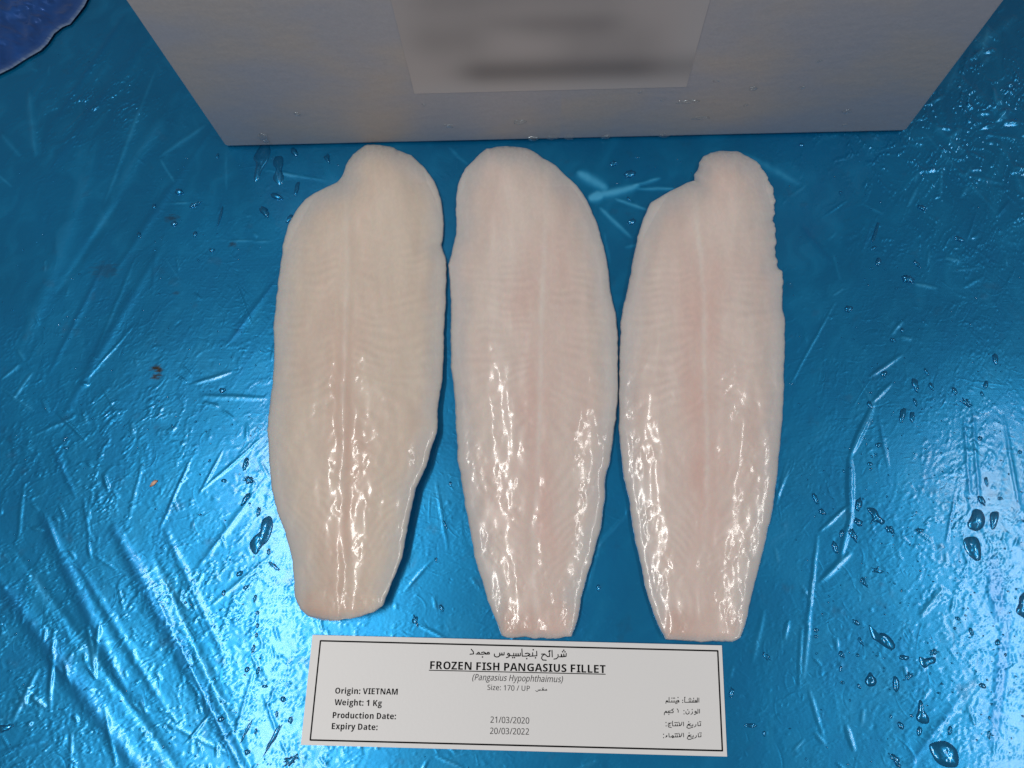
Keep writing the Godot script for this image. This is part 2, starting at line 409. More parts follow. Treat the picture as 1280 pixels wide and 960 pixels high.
func fillet(called_label: String, left: Array, right: Array, seam: Array, sd: int, look: Dictionary, m: Material):
	var nr := 340
	var nc := 128
	var y0: float = left[0][1]
	var y1: float = left[-1][1]
	var jag := noise(sd, 0.09, 3)
	var jag2 := noise(sd + 50, 0.065, 4)
	var bump := noise(sd + 1, 0.10, 3)
	var bump2 := noise(sd + 2, 0.32, 2)
	var glz := noise(sd + 3, 0.05, 2)
	var tint := noise(sd + 4, 0.022, 3)
	var vein := noise(sd + 5, 0.05, 3)
	# the outline as a closed loop of points, in pixels
	var pl := PackedVector2Array()
	var pr := PackedVector2Array()
	for i in nr + 1:
		var s := i / float(nr)
		s = 0.5 - 0.5 * cos(s * PI) if s < 0.08 or s > 0.92 else s
		s = lerpf(i / float(nr), 0.5 - 0.5 * cos(i / float(nr) * PI), 0.55)
		var y := lerpf(y0, y1, s)
		var xl := along(left, y)
		var xr := along(right, y)
		var room := clampf((xr - xl) / 40.0, 0.0, 1.0)
		xl += room * (1.0 * jag.get_noise_2d(y * 0.6, 3.0) + 0.35 * jag2.get_noise_2d(y, 9.0))
		xr += room * (1.0 * jag.get_noise_2d(y * 0.6, 203.0) + (0.3 + look.get("ragged", 0.0) * (1.0 - smoothstep(0.15, 0.4, (y - y0) / (y1 - y0)))) * jag2.get_noise_2d(y, 309.0))
		pl.append(Vector2(xl, y))
		pr.append(Vector2(xr, y))
	# the same outline without its notches, for the swell of the back
	var sl := PackedFloat32Array()
	var sr := PackedFloat32Array()
	for i in nr + 1:
		var a := 0.0
		var b := 0.0
		var n := 0
		for k in range(maxi(i - 45, 0), mini(i + 46, nr + 1), 3):
			a += pl[k].x
			b += pr[k].x
			n += 1
		sl.append(a / n)
		sr.append(b / n)
	var v := PackedVector3Array()
	var vb := PackedVector3Array()
	var col := PackedColorArray()
	v.resize((nr + 1) * (nc + 1))
	vb.resize(v.size())
	col.resize(v.size())
	var cream: Color = look.cream
	var pink: Color = look.pink
	for i in nr + 1:
		var y := pl[i].y
		var s := (y - y0) / (y1 - y0)
		var w := pr[i].x - pl[i].x
		var seam_x := along(seam, y)
		var seam_t := (seam_x - pl[i].x) / maxf(w, 1.0)
		var thick: float = lerpf(look.head, look.tail, smoothstep(0.15, 1.0, s))
		for j in nc + 1:
			var t := 0.5 - 0.5 * cos(j / float(nc) * PI)
			t = lerpf(t, j / float(nc), 0.35)
			var px := lerpf(pl[i].x, pr[i].x, t)
			# distance to the outline, in mm
			var p := Vector2(px, y)
			var d := 1e9
			var kb := 0
			var on_left := true
			for k in range(maxi(i - 70, 0), mini(i + 71, nr + 1)):
				var dl := p.distance_squared_to(pl[k])
				var dr := p.distance_squared_to(pr[k])
				if dl < d:
					d = dl
					kb = k
					on_left = true
				if dr < d:
					d = dr
					kb = k
					on_left = false
			d = sqrt(d)
			var side_pts := pl if on_left else pr
			for k in [maxi(kb - 1, 0), mini(kb, nr - 1)]:
				d = minf(d, p.distance_to(Geometry2D.get_closest_point_to_segment(p, side_pts[k], side_pts[k + 1])))
			d = minf(d, minf(px - pl[i].x, pr[i].x - px))
			d = maxf(minf(d, minf(y - y0, y1 - y)), 0.0) * (1.0 + 2.5 * smoothstep(0.92, 1.0, s))
			if j == 0 or j == nc or i == 0 or i == nr:
				d = 0.0
			var dm := d * 0.43
			var round_ := 1.0 - pow(1.0 - minf(dm / (look.round * (1.5 - 0.5 * smoothstep(0.05, 0.3, s))), 1.0), 2.0)
			round_ = sqrt(maxf(round_, 0.0))
			var cd := clampf(2.0 * (px - sl[i]) / maxf(sr[i] - sl[i], 1.0) - 1.0, -1.0, 1.0)
			var dome := pow(maxf(1.0 - cd * cd, 0.0), 0.8) * (1.0 - pow(1.0 - minf(dm / 22.0, 1.0), 2.0))
			var x_mm := px * 0.43
			var y_mm := y * 0.43
			var g := (t - seam_t) * w * 0.43
			var groove := exp(-g * g / 9.0) * smoothstep(0.05, 0.25, s)
			var wet := 0.35 + 0.65 * smoothstep(0.30, 0.60, s)
			var inside := minf(dm / 5.0, 1.0)
			# lobes: the flesh rises beside the seam, and long shallow swellings run down the fillet
			var h: float = look.edge * (1.0 - 0.4 * smoothstep(0.75, 1.0, s)) * round_ + (thick - look.edge) * dome
			h -= look.groove * groove * inside
			h += inside * (0.55 * glz.get_noise_2d(x_mm * 1.3, y_mm * 0.55) + wet * smoothstep(-0.35, 0.35, glz.get_noise_2d(x_mm * 1.1 + 70.0, y_mm * 0.9)) * (look.bumpy * bump.get_noise_2d(x_mm * 1.5, y_mm * 1.0) + 0.032 * bump2.get_noise_2d(x_mm, y_mm * 0.9)))
			# W-shaped muscle bands, faint ridges
			var side := absf(g)
			var band_at := y_mm * (1.0 - 0.45 * smoothstep(0.5, 1.0, s)) - side * lerpf(0.35, 1.1, smoothstep(0.3, 1.0, s)) + 0.010 * side * side * (1.0 - s) + 5.0 * vein.get_noise_2d(x_mm * 0.4, y_mm * 0.4)
			var band := sin(band_at * TAU / 4.6) * (0.5 + vein.get_noise_2d(x_mm * 0.9 + 90.0, y_mm * 0.9))
			var band_on := smoothstep(0.12, 0.3, s) * (1.0 - 0.5 * smoothstep(0.75, 0.95, s)) * smoothstep(2.0, 8.0, side) * minf(dm / 8.0, 1.0)
			h += 0.006 * band * band_on
			var rise: float = look.rise_l * (1.0 - t) * sin(clampf(s, 0, 1) * PI) + look.rise_r * t * smoothstep(0.25, 0.8, s)
			var base := 0.3 + rise
			var yy: float = (base + look.under + h) * 0.001
			var q := at(px, y + 2.4 * jag.get_noise_2d(px * 0.45, 900.0) * smoothstep(0.93, 1.0, s) - 1.6 * jag.get_noise_2d(px * 0.5, 500.0) * smoothstep(0.07, 0.0, s), yy)
			var idx := i * (nc + 1) + j
			v[idx] = q
			var ur := 1.0 - pow(1.0 - minf(dm / 6.0, 1.0), 2.0)
			vb[idx] = Vector3(q.x, (base + look.under * (1.0 - sqrt(maxf(ur, 0.0)))) * 0.001, q.z)
			# colour of the flesh
			var k1 := clampf(0.5 + 1.1 * tint.get_noise_2d(x_mm * 1.3, y_mm * 0.6) - 0.25, 0.0, 1.0)
			var near_seam := exp(-g * g / 260.0)
			var pinkness := clampf((0.35 + 0.35 * k1) * near_seam * smoothstep(0.12, 0.45, s) + 0.3 * k1, 0.0, 1.0)
			var cc := cream.lerp(pink, pinkness)
			cc = cc * (1.0 + 0.048 * band * band_on + 0.05 * vein.get_noise_2d(x_mm * 2.0, y_mm * 0.5))
			var line: float = exp(-pow((g + 0.5 * vein.get_noise_2d(7.0, y_mm * 2.0)) / (1.45 + 0.6 * jag2.get_noise_2d(y, 77.0)), 2.0)) * smoothstep(0.02, 0.18, s) * (1.0 - look.get("fade", 0.6) * smoothstep(0.5, 0.95, s))
			cc = cc.lerp(look.line, look.get("seam", 0.55) * (0.8 + 0.5 * vein.get_noise_2d(50.0, y_mm)) * line)
			cc = cc.lerp(Color(0.52, 0.30, 0.24), 0.45 * smoothstep(0.90, 1.0, s + 0.04 * vein.get_noise_2d(x_mm, y_mm)) * smoothstep(0.9, 0.1, t))
			# thin, glassy rim: the flesh lets the blue underneath show
			var rim := 1.0 - smoothstep(0.0, 15.0, dm + 2.5 * glz.get_noise_2d(x_mm, y_mm))
			cc = cc.lerp(look.rim, 0.6 * rim)
			cc.a = 1.0
			col[idx] = cc
	var root := thing("fish_fillet", Vector3.ZERO)
	var o := Vector3(v[(nr / 2) * (nc + 1) + nc / 2].x, 0, v[(nr / 2) * (nc + 1) + nc / 2].z)
	root.position = o
	for k in v.size():
		v[k] -= o
		vb[k] -= o
	var top := grid_mesh(v, nc + 1, nr + 1, col)
	var bot := grid_mesh(vb, nc + 1, nr + 1, col, PackedVector2Array(), true)
	var arr := bot.surface_get_arrays(0)
	top.add_surface_from_arrays(Mesh.PRIMITIVE_TRIANGLES, arr)
	put("flesh", top, m, root)
	tag(root, called_label, "fish fillet", "frozen fish fillets laid side by side")

func fillet_material() -> StandardMaterial3D:
	var m := StandardMaterial3D.new()
	m.vertex_color_use_as_albedo = true
	m.roughness = 0.34
	m.metallic_specular = 0.45
	m.clearcoat_enabled = true
	m.clearcoat = 1.0
	m.clearcoat_roughness = 0.11
	var wet := NoiseTexture2D.new()
	wet.width = 512
	wet.height = 512
	wet.seamless = true
	wet.noise = noise(401, 0.035, 4)
	var ramp := Gradient.new()
	ramp.offsets = PackedFloat32Array([0.40, 0.56])
	ramp.colors = PackedColorArray([Color(0.12, 0.12, 0.12), Color(1, 1, 1)])
	wet.color_ramp = ramp
	m.clearcoat_texture = wet
	m.uv1_triplanar = true
	m.uv1_scale = Vector3(17, 17, 11)
	m.subsurf_scatter_enabled = true
	m.subsurf_scatter_strength = 0.14
	return m

func build_fillets():
	var m := fillet_material()
	var l1 := [[467, 179.7], [456, 182], [441, 192.6], [433, 205.5], [427, 221.7], [421, 228], [407, 234.6], [392.7, 241.7], [381.4, 249], [368.4, 265.3], [360.4, 281.4], [354, 305.7], [350.7, 331.5], [345.8, 370], [342, 409], [343, 444.5], [340.7, 480], [336, 520], [334, 537], [336, 570], [340, 613], [346.7, 640], [356.7, 666.7], [365, 696.7], [367.7, 723], [368.3, 745], [375, 761.7], [386.7, 771.7], [406.7, 775.6], [423, 776]]
	var r1 := [[467, 179.7], [491, 184.5], [513.8, 194], [530, 208.8], [543, 226.5], [551, 247.5], [554, 267], [555, 289.5], [552, 305.7], [557.4, 325], [558.4, 338], [556.8, 380], [555, 412], [554, 460.7], [553, 476.7], [548.3, 500], [546.7, 523], [546.7, 540], [540, 556.7], [533, 583], [520, 610], [515, 633], [508, 666.7], [503, 696.7], [493, 720], [485, 741.7], [478, 758], [466.7, 765], [440, 773.3], [423, 776]]
	var l2 := [[634, 183.4], [620.7, 184], [607.8, 186.8], [595, 195.8], [582, 210.4], [574, 226.5], [570.7, 241], [569.7, 267], [570.7, 292.7], [565.8, 309], [561, 331.5], [562, 354], [564, 376.7], [563.3, 412], [564, 460.7], [568.3, 496.7], [570.7, 540], [572.3, 576.7], [577.3, 603], [581.7, 633], [588.3, 666.7], [593.3, 696.7], [601.7, 723], [611.7, 756.7], [621.7, 780], [627, 795], [640, 797.6]]
	var r2 := [[640, 183.4], [651.4, 184.3], [664, 187.8], [679, 197.5], [695, 207], [708, 220], [721, 231.4], [733.8, 250.7], [746.7, 279.8], [754.8, 309], [759.6, 331.5], [762.9, 363.8], [769.3, 389.6], [772, 415.5], [772.5, 460.7], [772.3, 496.7], [770, 523], [765, 556.7], [763.3, 573], [756.7, 596.7], [756, 623], [751.7, 656.7], [743.3, 690], [735, 716.7], [726.7, 746.7], [723.3, 770], [718.3, 786.7], [714, 796], [700, 797.6]]
	var l3 := [[905, 188.4], [889, 190.3], [879, 195.8], [873.7, 204], [872.7, 212], [868, 218.4], [867.5, 226], [859.8, 227.5], [850, 233], [837, 239.4], [813, 253.3], [803.3, 276.6], [796.8, 296], [792, 321.8], [787, 347.6], [780.7, 376.7], [776, 399], [774.6, 444.5], [773.7, 500], [773.7, 540], [776.7, 573], [780, 600], [786, 623], [789.3, 650], [795, 680], [803.3, 713], [806, 733], [813.3, 756.7], [821.7, 780], [831.7, 799], [848, 801.4]]
	var r3 := [[905, 188.4], [924.4, 190], [937.3, 195.8], [947, 204], [958.3, 218.4], [966.4, 234.6], [968.7, 250.7], [967, 276.6], [970.3, 296], [969, 310], [971.3, 331.5], [973, 336.3], [977, 338.5], [979.3, 351], [977.7, 376.7], [981, 402.5], [981.6, 428.4], [980.3, 460.7], [979.3, 496.7], [977.7, 530], [973.3, 573], [970, 606.7], [965, 640], [956.7, 676.7], [946.7, 716.7], [936.7, 756.7], [931.7, 780], [925, 796.7], [915, 801.4]]
	var base := {"head": 13.5, "tail": 6.0, "edge": 2.9, "under": 1.5, "round": 4.5, "groove": 0.3, "bumpy": 0.27, "rise_l": 0.0, "rise_r": 0.0, "cream": Color(0.745, 0.635, 0.58), "pink": Color(0.71, 0.49, 0.44), "line": Color(0.80, 0.74, 0.69), "rim": Color(0.50, 0.52, 0.55)}
	var a := base.duplicate()
	a.merge({"rise_r": 6.0, "tail": 8.0, "groove": 0.7, "cream": Color(0.73, 0.62, 0.53), "pink": Color(0.67, 0.49, 0.41), "fade": 1.0, "seam": 0.3}, true)
	fillet("left fish fillet, cream coloured with a broad notch in its upper left shoulder", l1, r1, [[433, 180], [434, 330], [432, 400], [429, 470], [428, 560], [428, 660], [432, 780]], 101, a, m)
	var b := base.duplicate()
	b.merge({"rise_r": 1.5, "fade": 0.35}, true)
	fillet("middle fish fillet, pinkish with a white seam and an evenly rounded top", l2, r2, [[684, 183], [681, 300], [677, 380], [676, 450], [674, 530], [672, 600], [666, 660], [668, 740], [670, 800]], 202, b, m)
	var c := base.duplicate()
	c.merge({"rise_r": 0.6, "rise_l": 0.4, "ragged": 3.0, "cream": Color(0.74, 0.625, 0.575), "fade": 0.7}, true)
	fillet("right fish fillet, pale pink with a ragged torn step beside its narrow top", l3, r3, [[864, 188], [870, 270], [877, 330], [881, 380], [880, 450], [884, 550], [884, 640], [878, 720], [876, 805]], 303, c, m)

# ---------- card
func sheet(corners: Array, thick: float) -> ArrayMesh:      # a thin slab on four corners (in order round, seen from above clockwise from the far left)
	var st := SurfaceTool.new()
	st.begin(Mesh.PRIMITIVE_TRIANGLES)
	st.set_smooth_group(-1)
	var up := Vector3(0, thick, 0)
	var quad := func(a: Vector3, b: Vector3, c: Vector3, d: Vector3):
		for p in [a, b, c, a, c, d]:
			st.add_vertex(p)
	quad.call(corners[0] + up, corners[1] + up, corners[2] + up, corners[3] + up)
	for k in 4:
		var a: Vector3 = corners[k]
		var b: Vector3 = corners[(k + 1) % 4]
		quad.call(a + up, a, b, b + up)
	quad.call(corners[3], corners[2], corners[1], corners[0])
	st.generate_normals()
	return st.commit()

func strokes(lists: Array, map: Callable, width: float, o: Vector3) -> ArrayMesh:      # pen strokes on the card; each list is a polyline in picture units, a single point is a dot
	var st := SurfaceTool.new()
	st.begin(Mesh.PRIMITIVE_TRIANGLES)
	var n := 0
	for s in lists:
		var pts: Array[Vector3] = []
		for p in s:
			pts.append((map as Callable).call(p) - o)
		var lifted := Vector3(0, 0.000001 * n, 0)
		n += 1
		var disc := func(c: Vector3, r: float):
			for k in 8:
				var a0 := TAU * k / 8.0
				var a1 := TAU * (k + 1) / 8.0
				for q in [c, c + Vector3(cos(a0), 0, sin(a0)) * r, c + Vector3(cos(a1), 0, sin(a1)) * r]:
					st.set_normal(Vector3.UP)
					st.add_vertex(q + lifted)
		if pts.size() == 1:
			disc.call(pts[0], width * 0.78)
			continue
		for k in pts.size():
			disc.call(pts[k], width * 0.5)
			if k:
				var d := (pts[k] - pts[k - 1]).normalized()
				var e := Vector3(-d.z, 0, d.x) * width * 0.5
				for q in [pts[k - 1] + e, pts[k - 1] - e, pts[k] - e, pts[k - 1] + e, pts[k] - e, pts[k] + e]:
					st.set_normal(Vector3.UP)
					st.add_vertex(q + lifted)
	return st.commit()

func words(text: String, bold: bool, slant: float, x0: float, y0: float, x1: float, y1: float, cap: float, ink: Material, parent: Node3D, h: float):
	var f := SystemFont.new()
	f.font_names = PackedStringArray(["Droid Sans"])
	f.font_weight = 700 if bold else 400
	var font := FontVariation.new()
	font.base_font = f
	var t := TextMesh.new()
	t.text = text
	t.font = font
	t.font_size = 48
	t.pixel_size = 0.001
	t.depth = 0.0
	t.curve_step = 2.0
	t.horizontal_alignment = HORIZONTAL_ALIGNMENT_LEFT
	t.vertical_alignment = VERTICAL_ALIGNMENT_TOP
	var c := TextMesh.new()
	c.text = "H"
	c.font = font
	c.font_size = 48
	c.pixel_size = 0.001
	c.depth = 0.0
	c.vertical_alignment = VERTICAL_ALIGNMENT_TOP
	var box := glyph_box(t)
	var capbox := glyph_box(c)
	var a := at(x0, y0, h)
	var b := at(x1, y1, h)
	var d := (b - a)
	var sx := d.length() / box.size.x
	var sy := 0.87 * cap * 0.415 / F * 0.96 / capbox.size.y
	d = d.normalized()
	var back := Vector3(d.z, 0, -d.x)
	var o := put("lettering", t, ink, parent)
	var basis_ := Basis(d * sx, back * sy + d * (slant * sy), Vector3.UP)
	var origin := Vector3(box.position.x, capbox.position.y, 0)
	o.transform = Transform3D(basis_, a - parent.position - basis_ * origin)

func glyph_box(t: TextMesh) -> AABB:
	var v: PackedVector3Array = t.surface_get_arrays(0)[Mesh.ARRAY_VERTEX]
	var b := AABB(v[0], Vector3.ZERO)
	for p in v:
		b = b.expand(p)
	return b

func build_card():
	var y := 0.0009
	var top := y + 0.00035
	var o := at(642, 868, 0)
	var card := thing("product_card", o)
	tag(card, "white printed paper card with a black border lying below the fillets", "paper card")
	var corners := [at(390.8, 793.6, y) - o, at(902.1, 806.7, y) - o, at(908.7, 945.6, y) - o, at(376.1, 931, y) - o]
	var paper := mat(lin(0.80, 0.795, 0.805), 0.42, 0.5)
	var nt := NoiseTexture2D.new()
	nt.width = 512
	nt.height = 512
	nt.seamless = true
	nt.noise = noise(61, 0.03, 4)
	nt.as_normal_map = true
	nt.bump_strength = 1.2
	paper.normal_enabled = true
	paper.normal_texture = nt
	paper.normal_scale = 0.25
	paper.uv1_triplanar = true
	paper.uv1_scale = Vector3(25, 25, 25)
	put("paper", sheet(corners, 0.00035), paper, card)
	var ink := mat(lin(0.006, 0.006, 0.007), 0.8, 0.2)
	var grey_ink := mat(lin(0.025, 0.025, 0.028), 0.8, 0.2)
	var ident := func(p): return at(p[0], p[1], top + 0.00004)
	var bd := [[400.6, 801.0], [897.2, 813.6], [903.0, 938.4], [387.8, 925.0]]
	put("border", strokes([[bd[0], bd[1], bd[2], bd[3], bd[0]]], ident, 0.00075, o), ink, card)
	var h := top + 0.00006
	words("FROZEN FISH PANGASIUS FILLET", true, 0.0, 537.5, 836.2, 757, 841.4, 10.4, ink, card, h)
	put("underline", strokes([[[536.5, 837.8], [756.6, 842.8]]], ident, 0.00042, o), ink, card)
	words("(Pangasius Hypophthaimus)", false, 0.2, 590, 850.2, 703, 853.0, 8.2, grey_ink, card, h)
	words("Size: 170 / UP", false, 0.0, 609.2, 862.4, 662.2, 863.8, 6.8, grey_ink, card, h)
	words("Origin: VIETNAM", true, 0.0, 418.8, 867.0, 497, 868.4, 7.8, ink, card, h)
	words("Weight: 1 Kg", true, 0.0, 418, 881.4, 477.3, 882.8, 7.8, ink, card, h)
	words("Production Date:", true, 0.0, 415.7, 897.6, 494.8, 899.2, 7.8, ink, card, h)
	words("Expiry Date:", true, 0.0, 414.5, 911.4, 471.8, 912.8, 7.8, ink, card, h)
	words("21/03/2020", false, 0.0, 613, 903.4, 661.5, 904.6, 8.0, grey_ink, card, h)
	words("20/03/2022", false, 0.0, 612.5, 917.4, 661.2, 918.4, 8.0, grey_ink, card, h)
	# the Arabic lines, written stroke by stroke
	var title := func(p): return at(570.0 + p[0] / 6.4, 800.0 + p[1] / 6.4, top + 0.00004)
	put("lettering", strokes([
		[[882, 108], [880, 131], [866, 133], [862, 112], [862, 133], [848, 135], [843, 114], [842, 135], [828, 134]], [[862, 82]], [[872, 95]], [[853, 94]],
		[[816, 116], [818, 136], [802, 150], [783, 153]], [[768, 82], [770, 135]], [[748, 104], [749, 131], [732, 133], [708, 112], [684, 113]], [[710, 112], [690, 128], [684, 146], [694, 160], [722, 162]], [[754, 84], [744, 87], [752, 92], [741, 95]],
	], title, 0.00050, o), ink, card)
	put("lettering", strokes([
		[[645, 90], [647, 126], [590, 130]], [[636, 143]], [[613, 102], [613, 128]], [[618, 78]], [[554, 109], [574, 105], [592, 114], [568, 129], [530, 129], [527, 72]], [[566, 149]], [[597, 130], [578, 126]],
		[[515, 105], [514, 126], [500, 128], [497, 108], [496, 127], [482, 128], [480, 108], [478, 127], [445, 126], [430, 124]], [[462, 106], [462, 126]], [[468, 141]], [[453, 141]],
		[[430, 124], [429, 112], [418, 106], [411, 115], [420, 123], [429, 122], [424, 134], [402, 142]],
		[[385, 100], [384, 119], [370, 121], [367, 104], [366, 119], [353, 121], [350, 104], [349, 126], [338, 135], [320, 136], [307, 128], [307, 112]],
	], title, 0.00050, o), ink, card)
	put("lettering", strokes([
		[[268, 112], [264, 99], [252, 100], [249, 112], [268, 112], [236, 113]], [[204, 101], [222, 96], [240, 107], [216, 114], [160, 112]], [[212, 136]], [[188, 112], [186, 100], [176, 99], [172, 111]], [[122, 74], [139, 95], [141, 111], [112, 114]],
	], title, 0.00050, o), ink, card)
	var size_word := func(p): return at(570.0 + p[0] / 6.4, 800.0 + p[1] / 6.4, top + 0.00004)
	put("lettering", strokes([[[728, 402], [722, 393], [714, 402], [728, 403], [694, 403]], [[704, 402], [703, 392], [695, 394], [697, 403]], [[698, 382]], [[690, 384], [691, 403], [682, 404]], [[676, 396], [675, 405], [668, 397], [666, 406], [658, 398], [655, 410], [644, 412], [637, 404]]], size_word, 0.00026, o), grey_ink, card)
	var side := func(p): return at(800.0 + p[0] / 12.8, 860.0 + p[1] / 12.8, top + 0.00004)
	put("lettering", strokes([
		[[942, 160], [942, 228]], [[918, 158], [918, 229], [715, 229], [715, 165]], [[893, 228], [906, 210], [893, 196], [880, 210], [893, 228]], [[860, 190], [860, 228]], [[858, 165]], [[838, 202], [838, 228]], [[812, 202], [812, 228]], [[788, 202], [788, 228]], [[800, 165]], [[785, 180]], [[815, 180]], [[722, 146], [712, 150], [720, 155]], [[683, 197]], [[683, 231]],
		[[625, 226], [622, 204], [608, 196], [598, 208], [622, 212]], [[608, 152]], [[625, 226], [465, 226], [465, 150]], [[580, 203], [580, 226]], [[590, 247]], [[571, 247]], [[545, 200], [545, 226]], [[555, 162]], [[536, 162]], [[510, 200], [510, 226]], [[510, 162]], [[465, 226], [436, 224], [442, 206], [424, 204], [418, 216], [414, 246]], [[440, 224], [420, 214]],
	], side, 0.00034, o), ink, card)
	put("lettering", strokes([
		[[952, 340], [952, 402]], [[927, 338], [927, 402], [906, 404]], [[904, 396], [900, 376], [884, 372], [876, 386], [888, 394], [902, 392], [894, 416], [866, 426]], [[840, 380], [840, 404], [815, 422]], [[835, 345]], [[785, 375], [786, 405], [760, 420], [736, 410], [734, 380]], [[765, 350]], [[703, 362]], [[705, 415]],
		[[595, 333], [611, 358], [611, 390]], [[536, 334], [504, 352], [534, 374], [528, 396], [428, 395]], [[492, 366], [452, 371], [474, 394]], [[462, 422]], [[432, 395], [428, 374], [410, 372], [402, 388], [430, 396]], [[404, 388], [390, 398], [388, 430]],
	], side, 0.00034, o), ink, card)
	for q in [0.0, 1.0]:
		var dy: float = 178.0 * q
		var sh := func(p): return at(800.0 + (p[0] + 6.0 * q) / 12.8, 860.0 + (p[1] + dy) / 12.8, top + 0.00004)
		put("lettering", strokes([
			[[968, 566], [970, 602], [928, 605], [925, 548]], [[952, 540]], [[972, 542]], [[895, 582], [895, 606], [868, 624]], [[846, 582], [846, 606], [800, 606]], [[842, 630]], [[824, 630]], [[812, 574], [766, 582], [806, 606]], [[794, 582], [758, 604], [748, 630], [772, 646], [812, 640]], [[780, 542]],
		], sh, 0.00034, o), ink, card)
		var last := func(p): return at(800.0 + p[0] / 12.8, 860.0 + (p[1] + dy) / 12.8, top + 0.00004)
		var common := [[[696, 545], [698, 606]], [[672, 545], [662, 590], [640, 606], [624, 600], [640, 586], [620, 545]], [[598, 582], [598, 606]], [[598, 556]]]
		if q == 0.0:
			common += [[[612, 606], [522, 606], [520, 530]], [[568, 582], [568, 606]], [[578, 554]], [[559, 554]], [[502, 560], [452, 564]], [[482, 564], [450, 592], [456, 624], [502, 632]], [[478, 600]], [[416, 552]], [[418, 606]]]
		else:
			common += [[[612, 606], [466, 606], [462, 548]], [[572, 582], [572, 606]], [[580, 556]], [[562, 556]], [[540, 606], [536, 590], [518, 584], [508, 600], [524, 620], [540, 606]], [[434, 584], [418, 588], [430, 598], [414, 606]], [[432, 600], [410, 608]], [[377, 562]], [[378, 617]]]
		put("lettering", strokes(common, last, 0.00034, o), ink, card)

